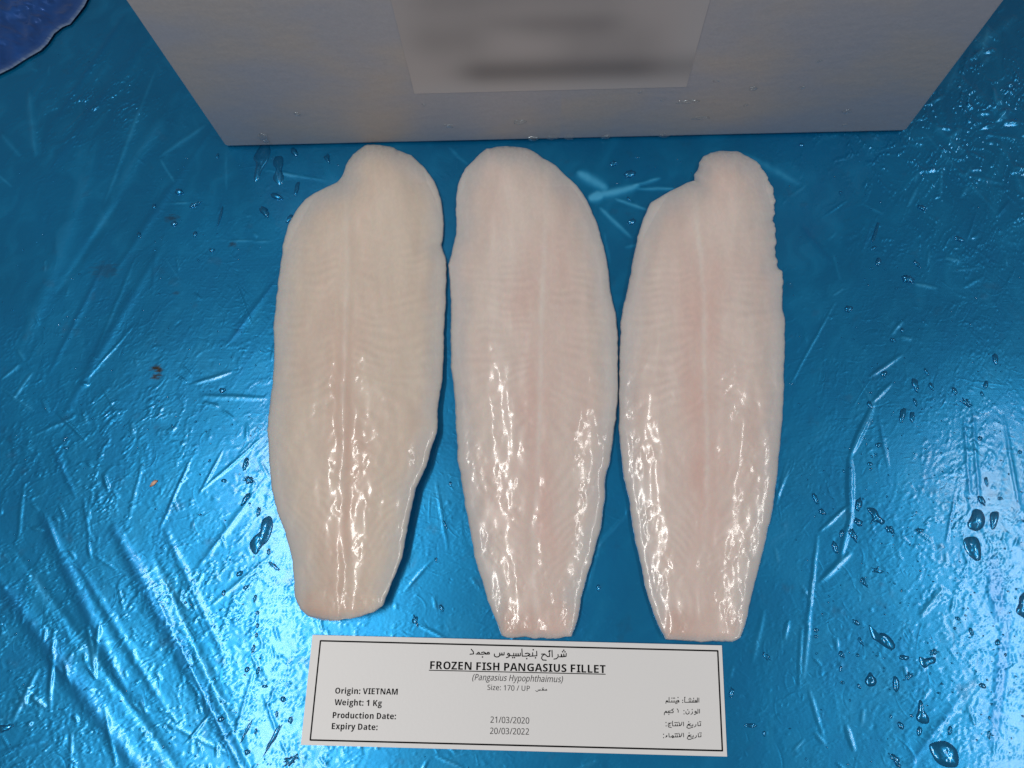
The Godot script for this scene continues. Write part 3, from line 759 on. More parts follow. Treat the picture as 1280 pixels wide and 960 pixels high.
# ---------- carton
func build_carton():
	var x0 := -0.1966
	var x1 := 0.2238
	var zf := -0.2795
	var hgt := 0.19
	var dep := 0.30
	var c := thing("carton", Vector3((x0 + x1) / 2, 0, zf - dep / 2))
	tag(c, "large plain white carton standing upright behind the fillets", "carton")
	# front, back, sides and top with softened edges: a lathe-like slab built from rounded rings
	var st := SurfaceTool.new()
	st.begin(Mesh.PRIMITIVE_TRIANGLES)
	var wx := (x1 - x0) / 2
	var wz := dep / 2
	var rr := 0.0022
	var ring := func(inset: float, y: float) -> Array:
		var out := []
		for q in 4:
			var cx: float = [wx, -wx, -wx, wx][q]
			var cz: float = [wz, wz, -wz, -wz][q]
			for k in 5:
				var a := PI / 2 * q + PI / 2 * (k / 4.0)
				# corner arcs, starting at +x going to +z
				var r := rr
				out.append(Vector3(cx - signf(cx) * (r + inset) + cos(a) * r, y, cz - signf(cz) * (r + inset) + sin(a) * r))
		return out
	var rings := []
	rings.append(ring.call(rr * 0.6, 0.0006))
	rings.append(ring.call(rr * 0.15, 0.0006 + rr * 0.4))
	rings.append(ring.call(0.0, 0.0006 + rr))
	rings.append(ring.call(0.0, hgt - rr))
	rings.append(ring.call(rr * 0.3, hgt - rr * 0.3))
	rings.append(ring.call(rr, hgt))
	var n: int = rings[0].size()
	for r in rings.size() - 1:
		for k in n:
			var a: Vector3 = rings[r][k]
			var b: Vector3 = rings[r][(k + 1) % n]
			var cc: Vector3 = rings[r + 1][(k + 1) % n]
			var d: Vector3 = rings[r + 1][k]
			for p in [a, cc, b, a, d, cc]:
				st.add_vertex(p)
	for k in range(1, n - 1):
		var t: Array = rings[-1]
		for p in [t[0], t[k + 1], t[k]]:
			st.add_vertex(p)
		t = rings[0]
		for p in [t[0], t[k], t[k + 1]]:
			st.add_vertex(p)
	st.index()
	st.generate_normals()
	var m := mat(lin(0.52, 0.505, 0.51), 0.5, 0.5)
	# slightly mottled coated board
	var img := Image.create(512, 256, false, Image.FORMAT_RGB8)
	var n1 := noise(71, 0.012, 4)
	var n2 := noise(72, 0.5, 2)
	for y in 256:
		for x in 512:
			var warm := clampf(n1.get_noise_2d(x * 0.7, y * 1.2) * 1.6 + 0.35, 0.0, 1.0)
			var g := 0.93 + 0.035 * n2.get_noise_2d(x * 2.0, y * 2.0)
			img.set_pixel(x, y, Color(g * (0.94 + 0.06 * warm), g * (0.955 + 0.02 * warm), g * (0.995 - 0.045 * warm)))
	m.albedo_texture = ImageTexture.create_from_image(img)
	m.uv1_triplanar = true
	m.uv1_scale = Vector3(2.2, 4.4, 2.2)
	var nt := NoiseTexture2D.new()
	nt.width = 512
	nt.height = 512
	nt.seamless = true
	nt.noise = noise(73, 0.06, 4)
	nt.as_normal_map = true
	nt.bump_strength = 1.5
	m.normal_enabled = true
	m.normal_texture = nt
	m.normal_scale = 0.18
	put("body", st.commit(), m, c)
	# paper label stuck on the front; its print is a faint grey blur
	var base := c.position
	var front := func(px: float, py: float) -> Vector3:
		var d := Vector3(px - 640.0, py - 480.0, F)
		var w := Vector3(d.dot(ex), -d.dot(down), d.dot(ez))
		var t := (zf + 0.0002) / w.z
		return Vector3(0, H, 0) + w * t
	var p0: Vector3 = front.call(518, 117)
	var p1: Vector3 = front.call(858, 108)
	var lx0 := p0.x
	var lx1 := p1.x
	var ly0 := p0.y
	var lh := 0.105
	var im := Image.create(256, 192, false, Image.FORMAT_RGB8)
	var bands := [[0.52, 0.16, 0.62, 0.03, 0.16], [0.66, 0.16, 0.90, 0.035, 0.20], [0.70, 0.34, 0.20, 0.05, 0.12], [0.50, 0.50, 0.34, 0.025, 0.10], [0.56, 0.46, 0.20, 0.03, 0.10], [0.16, 0.40, 0.10, 0.05, 0.16], [0.18, 0.66, 0.08, 0.04, 0.14], [0.52, 0.70, 0.36, 0.05, 0.12], [0.5, 0.86, 0.30, 0.05, 0.16]]
	for y in 192:
		for x in 256:
			var u := x / 256.0
			var v := 1.0 - y / 192.0
			var k := 0.0
			for b in bands:
				var du := maxf(absf(u - b[0]) - b[2] * 0.42, 0.0) / 0.10
				var dv: float = (v - b[1]) / b[3]
				k += 0.7 * b[4] * exp(-du * du - dv * dv * 0.13)
			var e := smoothstep(0.0, 0.16, minf(1.0 - u, v))
			im.set_pixel(x, y, Color(0.975 - k - 0.010 * e, 0.968 - k * 0.97 - 0.022 * e, 0.970 - k * 0.95 - 0.030 * e))
	var lm := mat(lin(0.52, 0.502, 0.503), 0.6, 0.5)
	lm.albedo_texture = ImageTexture.create_from_image(im)
	var vv := PackedVector3Array()
	var uu := PackedVector2Array()
	for j in 2:
		for i in 2:
			vv.append(Vector3(lerpf(lx0, lx1, i), ly0 + lh * (1 - j), zf + 0.0003) - base)
			uu.append(Vector2(i, j))
	# give the label the thickness of paper
	var s2 := SurfaceTool.new()
	s2.begin(Mesh.PRIMITIVE_TRIANGLES)
	for k in [0, 1, 2, 1, 3, 2]:
		s2.set_normal(Vector3(0, 0, 1))
		s2.set_uv(uu[k])
		s2.add_vertex(vv[k])
	var bk := Vector3(0, 0, -0.0004)
	for e in [[0, 2], [2, 3], [3, 1], [1, 0]]:
		var a: Vector3 = vv[e[0]]
		var b: Vector3 = vv[e[1]]
		var nn := (b - a).cross(Vector3(0, 0, 1)).normalized()
		for p in [[a, e[0]], [b, e[1]], [b + bk, e[1]], [a, e[0]], [b + bk, e[1]], [a + bk, e[0]]]:
			s2.set_normal(nn)
			s2.set_uv(uu[p[1]])
			s2.add_vertex(p[0])
	put("paper_label", s2.commit(), lm, c)

# ---------- second layer of film, top left
func build_flap():
	var edge := [[-60, 118], [0, 90], [14, 83], [28, 73], [49, 61], [58, 52], [66, 40], [76, 32], [86, 28], [98, 14], [104, 6], [110, -6], [118, -50]]
	var nu := 60
	var nv := 90
	var v := PackedVector3Array()
	var col := PackedColorArray()
	var n := noise(91, 0.03, 3)
	var n2 := noise(92, 0.12, 3, FastNoiseLite.FRACTAL_RIDGED)
	var pts: Array[Vector3] = []
	for e in edge:
		pts.append(at(e[0], e[1], 0.003))
	var back := at(-190, -120, 0.003)
	for j in nv + 1:
		var f := j / float(nv) * (pts.size() - 1)
		var k := mini(int(f), pts.size() - 2)
		var p: Vector3 = pts[k].lerp(pts[k + 1], f - k)
		for i in nu + 1:
			var t := i / float(nu)
			var q := p.lerp(back, t * 0.96)
			var x := q.x * 1000.0
			var z := q.z * 1000.0
			var rim := exp(-pow(t * 22.0, 2.0))
			q.y = 0.0012 + 0.0006 * n.get_noise_2d(x, z) + 0.0034 * maxf(n2.get_noise_2d(x * 0.34, z * 0.2), 0.0) * (1.0 - rim) + 0.0006 * rim + 0.002 * smoothstep(0.0, 0.6, t) - 0.0005 * exp(-pow((t - 0.09) * 14.0, 2.0))
			v.append(q)
			col.append((Color(0.003, 0.075, 0.33) * (1.0 + 0.3 * n.get_noise_2d(x * 2.0, z * 2.0))).lerp(Color(0.30, 0.42, 0.60), exp(-pow(t * 90.0, 2.0)) * (0.55 + 0.6 * n2.get_noise_2d(x * 3.0, z * 3.0))))  # pale line along the cut edge: its glint and scatter put into the colour
	var low := v.duplicate()
	for k in low.size():
		low[k].y -= 0.0003
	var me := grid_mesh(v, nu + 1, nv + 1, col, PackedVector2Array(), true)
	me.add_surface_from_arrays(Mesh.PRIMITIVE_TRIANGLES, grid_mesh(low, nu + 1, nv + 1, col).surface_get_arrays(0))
	var m := StandardMaterial3D.new()
	m.vertex_color_use_as_albedo = true
	m.roughness = 0.30
	m.metallic = 0.35
	m.clearcoat_enabled = true
	m.clearcoat = 1.0
	m.clearcoat_roughness = 0.12
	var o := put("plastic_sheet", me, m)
	tag(o, "darker navy blue loose plastic sheet with torn edge and painted pale glint, far left corner", "plastic sheet")

# ---------- water
var water := StandardMaterial3D.new()
var bead := StandardMaterial3D.new()

func drop_mesh(sd: int, len: float, wid: float, ang: float, tail: float, rough: float) -> ArrayMesh:
	# a dome of water: len and wid in mm; tail draws one end out; rough makes the outline uneven
	var n := noise(sd, 0.9, 2)
	var seg := 28 if len > 2.0 else 16
	var rings := 7 if len > 2.0 else 4
	var hgt := minf(0.30 * wid, 1.5)
	var st := SurfaceTool.new()
	st.begin(Mesh.PRIMITIVE_TRIANGLES)
	var pts := []
	for r in rings + 1:
		var row := []
		var t := r / float(rings)                      # 0 at the top, 1 at the rim
		for k in seg:
			var a := TAU * k / seg
			var rr := 1.0 + rough * n.get_noise_2d(cos(a) * 1.6, sin(a) * 1.6) * 1.6
			var x := cos(a) * len * 0.5 * rr
			var z := sin(a) * wid * 0.5 * rr
			if tail > 0.0:
				z *= 1.0 - tail * 0.5 * (1.0 + cos(a))
				x *= 1.0 + tail * 0.35 * maxf(cos(a), 0.0)
			var rad := sin(t * PI / 2)
			var y := hgt * pow(cos(t * PI / 2), 0.9) if r < rings else 0.0
			y *= 1.0 + minf(rough, 0.25) * 0.3 * n.get_noise_2d(x * 1.2 + 30.0, z * 1.2)
			var p := Vector2(x * rad, z * rad).rotated(ang)
			row.append(Vector3(p.x, y, p.y) * 0.001)
		pts.append(row)
	var foot := []
	for k in seg:
		foot.append(pts[rings][k] * 0.97 + Vector3(0, -0.0009, 0))
	pts.append(foot)
	var top: Vector3 = pts[0][0]
	for r in range(0, rings + 1):
		for k in seg:
			var a: Vector3 = pts[r][k]
			var b: Vector3 = pts[r][(k + 1) % seg]
			var c: Vector3 = pts[r + 1][(k + 1) % seg]
			var d: Vector3 = pts[r + 1][k]
			if r == 0:
				for p in [top, c, d]:
					st.set_smooth_group(0)
					st.add_vertex(p)
			else:
				for p in [a, b, c, a, c, d]:
					st.set_smooth_group(0)
					st.add_vertex(p)
	for k in range(1, seg - 1):
		for p in [foot[0], foot[k], foot[k + 1]]:
			st.set_smooth_group(1)
			st.add_vertex(p)
	st.index()
	st.generate_normals()
	return st.commit()

func drop(px: float, py: float, len: float, wid: float, ang_deg: float, tail: float, rough: float, sd: int, label: String, group := ""):
	var q := at(px, py, 0.0)
	var y := film_y(q.x, q.z)
	var o := put("water_drop", drop_mesh(sd, len * 0.43, wid * 0.43, deg_to_rad(ang_deg), tail, rough), water)
	o.position = Vector3(q.x, y + 0.00005, q.z)
	tag(o, label, "water drop", group)

func puddle(outline: Array, height: float, label: String, group := "", sd := 0):
	# a flat drop with an outline of its own (seen from its middle, every point of the rim in view)
	var c := Vector2.ZERO
	for p in outline:
		c += Vector2(p[0], p[1])
	c /= outline.size()
	var o := at(c.x, c.y)
	var rim: Array[Vector3] = []
	var m := outline.size()
	for k in m:
		for s in 4:
			var p0 := Vector2(outline[(k + m - 1) % m][0], outline[(k + m - 1) % m][1])
			var p1 := Vector2(outline[k][0], outline[k][1])
			var p2 := Vector2(outline[(k + 1) % m][0], outline[(k + 1) % m][1])
			var p3 := Vector2(outline[(k + 2) % m][0], outline[(k + 2) % m][1])
			var w := p1.cubic_interpolate(p2, p0, p3, s / 4.0)
			rim.append(at(w.x, w.y) - o)
	var n := noise(sd, 0.35, 2)
	var rings := 9
	var seg := rim.size()
	var st := SurfaceTool.new()
	st.begin(Mesh.PRIMITIVE_TRIANGLES)
	var rows := []
	for r in rings + 1:
		var t := r / float(rings)
		var row := []
		for k in seg:
			var rad := sin(t * PI / 2)
			var p: Vector3 = rim[k] * rad
			p.y = height * 0.001 * pow(maxf(1.0 - pow(rad, 2.6), 0.0), 0.75) * (1.0 + 0.18 * n.get_noise_2d(p.x * 1000.0, p.z * 1000.0))
			row.append(p)
		rows.append(row)
	var foot := []
	for k in seg:
		foot.append(Vector3(rim[k].x * 0.98, -0.0011, rim[k].z * 0.98))
	rows.append(foot)
	# rows run round the rim in the order of the outline: clockwise seen from above
	for r in rings + 1:
		for k in seg:
			var a: Vector3 = rows[r][k]
			var b: Vector3 = rows[r][(k + 1) % seg]
			var cc: Vector3 = rows[r + 1][(k + 1) % seg]
			var d: Vector3 = rows[r + 1][k]
			for p in ([rows[0][0], cc, d] if r == 0 else [a, b, cc, a, cc, d]):
				st.set_smooth_group(0)
				st.add_vertex(p)
	for k in seg:
		for p in [Vector3(0, -0.0011, 0), foot[k], foot[(k + 1) % seg]]:
			st.set_smooth_group(1)
			st.add_vertex(p)
	st.index()
	st.generate_normals()
	var w2 := put("water_drop", st.commit(), water)
	w2.position = Vector3(o.x, film_y(o.x, o.z) + 0.00005, o.z)
	tag(w2, label, "water drop", group)

func build_water():
	water.albedo_color = Color(0.0, 0.50, 0.72, 0.8)
	water.metallic = 0.75
	bead = water.duplicate()
	bead.albedo_color = Color(0.72, 0.78, 0.82, 0.22)
	bead.transparency = BaseMaterial3D.TRANSPARENCY_ALPHA
	bead.roughness = 0.27
	bead.clearcoat_enabled = true
	bead.clearcoat = 1.0
	bead.clearcoat_roughness = 0.03
	water.roughness = 0.27
	water.clearcoat_enabled = true
	water.clearcoat = 1.0
	water.clearcoat_roughness = 0.03
	water.metallic_specular = 0.5
	water.transparency = BaseMaterial3D.TRANSPARENCY_ALPHA
	puddle([[1162, 930], [1180, 926], [1193, 934], [1198, 946], [1196, 958], [1184, 959], [1172, 954], [1164, 942]], 1.7, "largest round water drop, in the near right corner of the film", "", 1)
	puddle([[337, 645], [341, 652], [340, 664], [335, 676], [327, 684], [321, 693], [315, 690], [312, 680], [317, 671], [325, 664], [328, 650]], 1.5, "long ragged water puddle beside the lower left edge of the left fillet", "", 2)
	puddle([[1086, 782], [1090, 784], [1096, 792], [1104, 791], [1112, 796], [1119, 806], [1117, 812], [1110, 811], [1098, 803], [1090, 797]], 1.2, "bent two-lobed water drop to the right of the card", "", 3)
	puddle([[1149, 821], [1156, 823], [1168, 821], [1169, 828], [1162, 831], [1156, 835], [1150, 830]], 1.1, "water drop shaped like a boot, right of the bent drop", "", 4)
	puddle([[1217, 637], [1226, 638], [1231, 648], [1229, 658], [1221, 664], [1212, 661], [1209, 655], [1213, 646]], 1.5, "plump water drop with a white glint, above the shield-shaped one", "", 5)
	puddle([[1205, 673], [1219, 671], [1225, 680], [1226, 698], [1220, 701], [1210, 693], [1205, 684]], 1.2, "shield-shaped water drop at the right of the film", "", 6)
	puddle([[1238, 641], [1248, 640], [1247, 652], [1243, 661], [1239, 661], [1237, 650]], 1.1, "narrow water drop beside the plump one at the right", "", 7)
	puddle([[1149, 875], [1153, 878], [1155, 888], [1161, 897], [1160, 904], [1151, 904], [1145, 898], [1147, 888]], 1.2, "pear-shaped water drop above the largest drop at the right", "", 8)
	puddle([[1088, 840], [1092, 845], [1096, 850], [1094, 857], [1086, 858], [1081, 852], [1084, 845]], 1.2, "teardrop below the bent two-lobed drop", "", 9)
	puddle([[1275, 745], [1285, 740], [1285, 772], [1276, 770], [1270, 764], [1274, 754]], 1.3, "water drop cut by the right edge of the picture", "", 10)
	puddle([[331, 176], [338, 186], [336, 198], [328, 212], [322, 226], [317, 224], [320, 205], [317, 196]], 1.2, "forked water run touching the foot of the carton at its left", "", 11)
	puddle([[344, 196], [353, 196], [354, 206], [352, 212], [355, 222], [351, 231], [345, 229], [341, 222], [345, 212], [341, 205]], 1.1, "pinched water drop between the forked run and the left fillet", "", 12)
	puddle([[1083, 635], [1094, 636], [1099, 645], [1106, 652], [1102, 656], [1095, 652], [1088, 655], [1090, 646]], 1.0, "torn flat water patch right of the right fillet's lower half", "", 13)
	# x, y, length, width (pixels), turn, tail, unevenness
	var spots := [
		[331, 265, 20, 14, 55, 0.6, 0.15], [346, 246, 18, 11, 25, 0.5, 0.15], [371, 236, 22, 8, 95, 0.5, 0.2], [362, 274, 14, 9, 120, 0.4, 0.2], [368, 190, 16, 10, 60, 0.4, 0.2], [276, 270, 30, 4, 97, 0.3, 0.1], [224, 240, 12, 10, 20, 0.2, 0.2], [193, 258, 8, 6, 90, 0.2, 0.2], [244, 256, 16, 8, -25, 0.4, 0.3], [218, 280, 9, 8, 0, 0.1, 0.2], [244, 293, 9, 7, 90, 0.3, 0.2], [265, 313, 8, 6, 0, 0.2, 0.3], [174, 294, 10, 6, 70, 0.2, 0.4], [272, 195, 9, 5, 90, 0.2, 0.2], [409, 198, 14, 9, 70, 0.3, 0.3],
		[307, 580, 17, 8, 100, 0.2, 0.2], [311, 600, 13, 10, 20, 0.2, 0.4], [307, 624, 18, 8, 118, 0.3, 0.2], [280, 601, 8, 5, 10, 0.1, 0.2], [323, 640, 12, 6, 95, 0.3, 0.2], [343, 708, 18, 5, 35, 0.1, 0.3], [300, 717, 9, 7, -30, 0.2, 0.2], [308, 734, 8, 5, -25, 0.2, 0.2], [319, 748, 9, 5, 100, 0.3, 0.2], [280, 741, 7, 5, 90, 0.1, 0.2], [322, 766, 5, 5, 0, 0.1, 0.2], [322, 782, 6, 5, 90, 0.3, 0.2], [321, 794, 6, 4, 90, 0.1, 0.2], [317, 811, 10, 5, 100, 0.3, 0.3], [309, 837, 7, 6, -60, 0.0, 0.1], [323, 838, 8, 5, 100, 0.3, 0.3], [331, 858, 7, 4, 0, 0.2, 0.2], [354, 874, 7, 6, 60, 0.0, 0.1], [363, 900, 8, 6, 90, 0.1, 0.2], [346, 893, 7, 4, 90, 0.2, 0.2], [276, 899, 8, 6, -20, 0.0, 0.1], [342, 922, 34, 7, 118, 0.5, 0.2], [364, 950, 16, 10, -30, 0.3, 0.6], [308, 914, 26, 4, 115, 0.3, 0.2], [309, 940, 7, 6, 0, 0.1, 0.3], [320, 914, 6, 4, 90, 0.2, 0.2], [6, 910, 20, 9, -12, 0.2, 0.3], [278, 488, 9, 7, 0, 0.1, 0.2], [82, 549, 8, 4, -45, 0.1, 0.2], [83, 560, 7, 4, 0, 0.1, 0.2], [336, 690, 8, 5, 90, 0.2, 0.3],
		[1152, 260, 11, 8, 20, 0.1, 0.3], [1199, 299, 14, 7, 30, 0.0, 0.2], [1098, 327, 12, 8, 105, 0.2, 0.3], [1146, 330, 12, 6, 55, 0.2, 0.2], [1135, 349, 16, 12, 20, 0.2, 0.4], [1090, 336, 5, 4, 0, 0.1, 0.3], [1061, 386, 11, 9, -20, 0.2, 0.4], [1128, 413, 7, 5, 90, 0.3, 0.2], [1116, 425, 7, 6, 0, 0.1, 0.3], [1094, 291, 34, 5, 112, 0.2, 0.2], [1092, 310, 10, 5, -30, 0.3, 0.3], [1244, 449, 15, 8, 95, 0.2, 0.1], [1105, 467, 9, 7, -30, 0.1, 0.1], [1144, 481, 18, 8, 85, 0.2, 0.2], [1164, 483, 11, 6, 75, 0.2, 0.2], [1193, 489, 11, 6, 75, 0.0, 0.1], [1158, 465, 10, 4, 70, 0.2, 0.2], [1232, 481, 11, 6, -65, 0.2, 0.1], [1227, 492, 7, 4, 90, 0.1, 0.2], [1087, 506, 10, 6, 75, 0.2, 0.2], [1207, 503, 12, 9, 40, 0.2, 0.5], [1144, 503, 10, 5, 80, 0.2, 0.2], [1128, 519, 20, 8, 112, 0.3, 0.2], [1140, 521, 14, 7, 100, 0.3, 0.2], [1225, 548, 6, 6, 0, 0.0, 0.1], [1098, 556, 8, 6, -20, 0.1, 0.3], [1233, 602, 12, 5, 90, 0.2, 0.1], [1227, 626, 12, 8, 65, 0.2, 0.2], [1250, 623, 6, 5, 0, 0.2, 0.3], [1275, 565, 5, 5, 0, 0.0, 0.1],
		[1087, 580, 7, 5, 0, 0.1, 0.2], [1019, 623, 13, 7, 75, 0.4, 0.2], [1028, 640, 9, 7, 40, 0.2, 0.3], [1073, 631, 16, 9, 110, 0.2, 0.3], [1073, 653, 11, 9, 40, 0.2, 0.3], [1066, 668, 16, 9, 60, 0.3, 0.4], [1044, 684, 14, 8, 80, 0.3, 0.2], [1112, 662, 12, 8, 40, 0.3, 0.4], [1052, 667, 10, 6, 110, 0.3, 0.2], [1149, 663, 10, 6, 0, 0.1, 0.4], [1080, 728, 11, 7, 60, 0.4, 0.3], [1096, 713, 12, 6, 20, 0.2, 0.5],
		[1070, 778, 9, 6, 40, 0.3, 0.2], [1076, 802, 10, 5, 60, 0.4, 0.3], [1052, 818, 8, 6, 60, 0.2, 0.2], [1072, 819, 4, 4, 0, 0.0, 0.1], [1051, 836, 7, 4, 100, 0.2, 0.2], [1130, 822, 11, 7, 185, 0.4, 0.2], [1167, 815, 9, 7, -20, 0.2, 0.4], [1120, 855, 17, 8, 95, 0.1, 0.1], [1136, 845, 10, 7, -45, 0.1, 0.6], [1074, 858, 6, 4, 60, 0.1, 0.2], [1126, 907, 9, 6, 60, 0.0, 0.1], [1149, 914, 10, 6, 110, 0.1, 0.1], [1114, 896, 4, 3, 90, 0.0, 0.2], [1228, 857, 8, 6, 20, 0.0, 0.1], [1247, 803, 7, 6, -60, 0.1, 0.1], [1197, 773, 6, 4, 30, 0.0, 0.2], [1214, 790, 9, 5, 80, 0.1, 0.3], [1187, 913, 10, 5, 110, 0.1, 0.2], [1236, 918, 9, 4, 100, 0.1, 0.3], [1177, 855, 4, 3, 0, 0.0, 0.2], [1119, 950, 16, 8, 60, 0.3, 0.6], [1020, 788, 6, 5, 0, 0.1, 0.3], [1020, 796, 5, 4, 0, 0.1, 0.3], [1053, 853, 5, 4, 0, 0.1, 0.3], [914, 866, 10, 6, 110, 0.2, 0.5], [958, 821, 10, 6, 40, 0.2, 0.6], [938, 907, 14, 5, 0, 0.1, 0.3], [955, 917, 6, 4, 90, 0.1, 0.2],
		[767, 205, 11, 8, -30, 0.2, 0.4], [787, 218, 17, 13, -20, 0.2, 0.2], [790, 277, 12, 9, -30, 0.2, 0.3], [786, 249, 8, 4, 60, 0.2, 0.3], [797, 197, 7, 3, 0, 0.1, 0.3], [1002, 181, 7, 6, 0, 0.0, 0.2], [748, 735, 8, 5, 90, 0.2, 0.2], [552, 760, 9, 5, 60, 0.2, 0.3], [556, 655, 12, 4, 60, 0.2, 0.3], [563, 605, 7, 4, 90, 0.1, 0.3], [520, 777, 12, 7, 70, 0.3, 0.6], [545, 700, 6, 4, 80, 0.2, 0.3],
	]
	# each is told by the nearest thing one can find, the side it lies on, and how near it is
	var marks := [[327, 200, "the carton's forked water run"], [405, 232, "the left fillet's shoulder notch"], [327, 668, "the long ragged puddle"], [384, 862, "the left edge of the card"], [196, 466, "the dark brown stain"], [193, 603, "the orange scrap"], [423, 776, "the left fillet's tail"],
		[975, 340, "the right fillet's torn step"], [1220, 650, "the plump glinting drop"], [1102, 797, "the bent two-lobed drop"], [1158, 828, "the boot-shaped drop"], [1152, 890, "the pear-shaped drop"], [1180, 942, "the largest drop"], [1092, 645, "the torn flat water patch"], [905, 875, "the right edge of the card"],
		[1132, 166, "the carton's right foot"], [760, 240, "the pale forked crease between the fillets"], [1142, 521, "the crossing creases by the right fillet"], [727, 720, "the middle fillet's tail"]]
	var sides := ["right of", "below right of", "below", "below left of", "left of", "above left of", "above", "above right of"]
	var ranks := ["nearest", "second nearest", "third nearest", "fourth nearest", "fifth nearest", "sixth nearest", "seventh nearest", "eighth nearest", "ninth nearest", "tenth nearest", "eleventh nearest", "twelfth nearest"]
	var families := {}
	for k in spots.size():
		var p := Vector2(spots[k][0], spots[k][1])
		var best := 1e9
		var which := 0
		for mk in marks.size():
			var d := p.distance_to(Vector2(marks[mk][0], marks[mk][1]))
			if d < best:
				best = d
				which = mk
		var v := p - Vector2(marks[which][0], marks[which][1])
		var key := "%s %s" % [sides[posmod(int(round(v.angle() / (PI / 4))), 8)], marks[which][2]]
		if not families.has(key):
			families[key] = []
		families[key].append([best, k])
	var sd := 1000
	for key in families:
		var l: Array = families[key]
		l.sort()
		for r in l.size():
			var s: Array = spots[l[r][1]]
			sd += 1
			var shape := "long thin" if s[2] > 2.2 * s[3] else "small round" if s[2] < 1.35 * s[3] else "small oval"
			drop(s[0], s[1], s[2], s[3], s[4], s[5], s[6], sd, ("%s water drop, %s %s" % [shape, ranks[r], key]) if l.size() > 1 else ("%s water drop alone %s" % [shape, key]), "clear water drops on the blue film")
	# spray too fine to count
	var rng := RandomNumberGenerator.new()
	rng.seed = 9
	var places: Array[Transform3D] = []
	while places.size() < 620:
		var px := rng.randf_range(0, 1280)
		var py := rng.randf_range(60, 960)
		var dens := 0.15 + 0.8 * spot(px, py, 1150, 520, 140, 160) + 0.7 * spot(px, py, 1180, 800, 140, 160) + 0.6 * spot(px, py, 330, 780, 90, 200) + 0.5 * spot(px, py, 160, 500, 160, 160) + 0.4 * spot(px, py, 800, 220, 90, 60)
		if rng.randf() > dens or (px > 330 and px < 985 and py > 235 and py < 945) or (px > 150 and px < 1250 and py < 195):
			continue
		var q := at(px, py)
		var s := rng.randf_range(0.35, 0.95) * (1.5 if rng.randf() < 0.15 else 1.0)
		places.append(Transform3D(Basis(Vector3.UP, rng.randf() * TAU).scaled(Vector3(s, s, s * rng.randf_range(0.6, 1.0))), Vector3(q.x, film_y(q.x, q.z) + 0.00004, q.z)))
	var mmesh := MultiMesh.new()
	mmesh.transform_format = MultiMesh.TRANSFORM_3D
	mmesh.mesh = drop_mesh(4, 1.5, 1.2, 0.0, 0.2, 0.2)
	mmesh.instance_count = places.size()
	for k in places.size():
		mmesh.set_instance_transform(k, places[k])
	var o := MultiMeshInstance3D.new()
	o.name = "water_spray"
	o.multimesh = mmesh
	o.material_override = water
	add_child(o)
	tag(o, "fine water specks sprinkled over the blue film", "water spray")
	o.set_meta("kind", "stuff")
	# drops that cling to the front of the carton
	var zf := -0.2795
	var sd2 := 3000
	var beads := [[666, 174, 13, 8, 0], [690, 173.5, 14, 6, 0], [711, 173, 11, 7, 0], [757, 171, 10, 7, 0], [830, 169.5, 12, 7, 0], [1058, 139, 10, 6, -15], [942, 110, 9, 6, 0], [860, 127, 26, 5, -4], [876, 147, 20, 5, -4], [650, 152, 15, 7, -8], [1003, 109, 6, 4, -20], [932, 131, 5, 4, 0], [895, 101, 7, 3, -10], [530, 131, 4, 4, 0], [371, 142, 7, 6, 0], [1056, 156, 6, 3, -30], [800, 115, 5, 3, -30], [330, 172, 18, 10, 90], [562, 157, 12, 5, 10], [828, 125, 6, 3, 0], [1024, 76, 6, 3, -20]]
	for s in beads:
		sd2 += 1
		var d := Vector3(s[0] - 640.0, s[1] - 480.0, F)
		var w := Vector3(d.dot(ex), -d.dot(down), d.dot(ez))
		var p := Vector3(0, H, 0) + w * (zf / w.z)
		var o2 := put("water_drop", drop_mesh(sd2, s[2] * 0.5, s[3] * 0.6, deg_to_rad(s[4]), 0.1, 0.3), bead)
		o2.transform = Transform3D(Basis(Vector3.RIGHT, PI / 2), Vector3(p.x, maxf(p.y, 0.0028), zf + 0.00005))
		var low: bool = s[1] > 165
		var nth := 0
		for q in beads:
			if (q[1] > 165) == low and q[0] < s[0]:
				nth += 1
		var count: String = ["leftmost", "second from the left", "third from the left", "fourth from the left", "fifth from the left", "sixth from the left", "seventh from the left", "eighth from the left", "ninth from the left", "tenth from the left", "eleventh from the left", "twelfth from the left", "thirteenth from the left", "fourteenth from the left", "rightmost"][nth]
		tag(o2, ("clear water bead on the carton's bottom edge, %s" if low else "clear water bead on the carton's front face, %s") % count, "water drop", "water beads along the foot of the carton" if low else "water beads on the front of the carton")

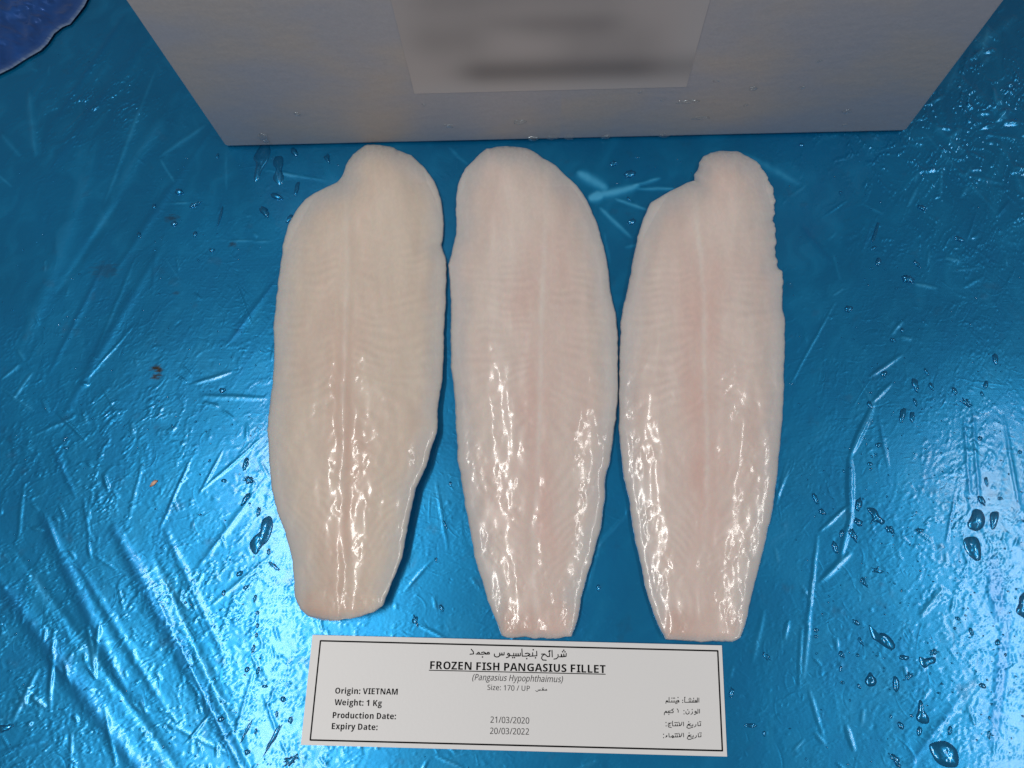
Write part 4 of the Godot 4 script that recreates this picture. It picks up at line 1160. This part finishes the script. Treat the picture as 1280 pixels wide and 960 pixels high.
func build_speck():
	var st := SurfaceTool.new()
	st.begin(Mesh.PRIMITIVE_TRIANGLES)
	var s := SphereMesh.new()
	s.radius = 0.5
	s.height = 1.0
	s.radial_segments = 14
	s.rings = 7
	var arr := s.get_mesh_arrays()
	var v: PackedVector3Array = arr[Mesh.ARRAY_VERTEX]
	var n := noise(8, 1.6, 2)
	for k in v.size():
		var p := v[k]
		p *= 1.0 + 0.5 * n.get_noise_3dv(p)
		p.x *= 1.0 - 0.5 * maxf(p.x, 0.0)
		v[k] = Vector3(p.x * 0.0052, p.y * 0.0009, p.z * 0.0021)
	arr[Mesh.ARRAY_VERTEX] = v
	var me := ArrayMesh.new()
	me.add_surface_from_arrays(Mesh.PRIMITIVE_TRIANGLES, arr)
	var q := at(193.5, 603.5)
	var o := put("food_scrap", me, mat(lin(0.78, 0.48, 0.35), 0.4))
	o.position = Vector3(q.x, film_y(q.x, q.z) + 0.0004, q.z)
	o.rotation.y = deg_to_rad(40)
	tag(o, "tiny pale orange scrap on the blue film left of the left fillet", "scrap")

func _ready():
	lens_axes()
	# camera
	var cam := Camera3D.new()
	cam.name = "camera"
	cam.fov = rad_to_deg(2.0 * atan(480.0 / F))
	cam.near = 0.01
	cam.far = 20.0
	var right := Vector3(ex.x, -down.x, ez.x)
	var below := Vector3(ex.y, -down.y, ez.y)
	var ahead := Vector3(ex.z, -down.z, ez.z)
	cam.transform = Transform3D(Basis(right, -below, -ahead), Vector3(0, H, 0))
	add_child(cam)
	cam.current = true
	# the dim hall all round
	var env := Environment.new()
	env.background_mode = Environment.BG_COLOR
	env.background_color = lin(0.135, 0.14, 0.15)
	env.tonemap_mode = Environment.TONE_MAPPER_LINEAR
	env.tonemap_exposure = 1.07
	env.ssao_enabled = true
	env.ssil_enabled = true
	env.sdfgi_enabled = true
	var we := WorldEnvironment.new()
	we.name = "environment"
	we.environment = env
	add_child(we)
	# two long tube lamps under the ceiling, to the left and to the right of the table
	for l in [[-0.66, 1.6, 0.28, 1.36], [1.25, 1.75, 0.32, 1.02]]:
		var a := AreaLight3D.new()
		a.name = numbered("tube_lamp")
		a.area_size = Vector2(0.14, 1.5)
		a.area_normalize_energy = true
		a.light_energy = l[3]
		a.light_color = Color(1.0, 0.985, 0.96)
		a.area_range = 6.0
		a.area_attenuation = 2.0
		a.shadow_enabled = true
		add_child(a)
		a.position = Vector3(l[0], l[1], l[2])
		a.basis = Basis.looking_at(Vector3(-l[0] * 0.8, -l[1], 0), Vector3(0, 0, -1))
	build_film()
	build_carton()
	build_flap()
	build_fillets()
	build_card()
	build_water()
	build_speck()
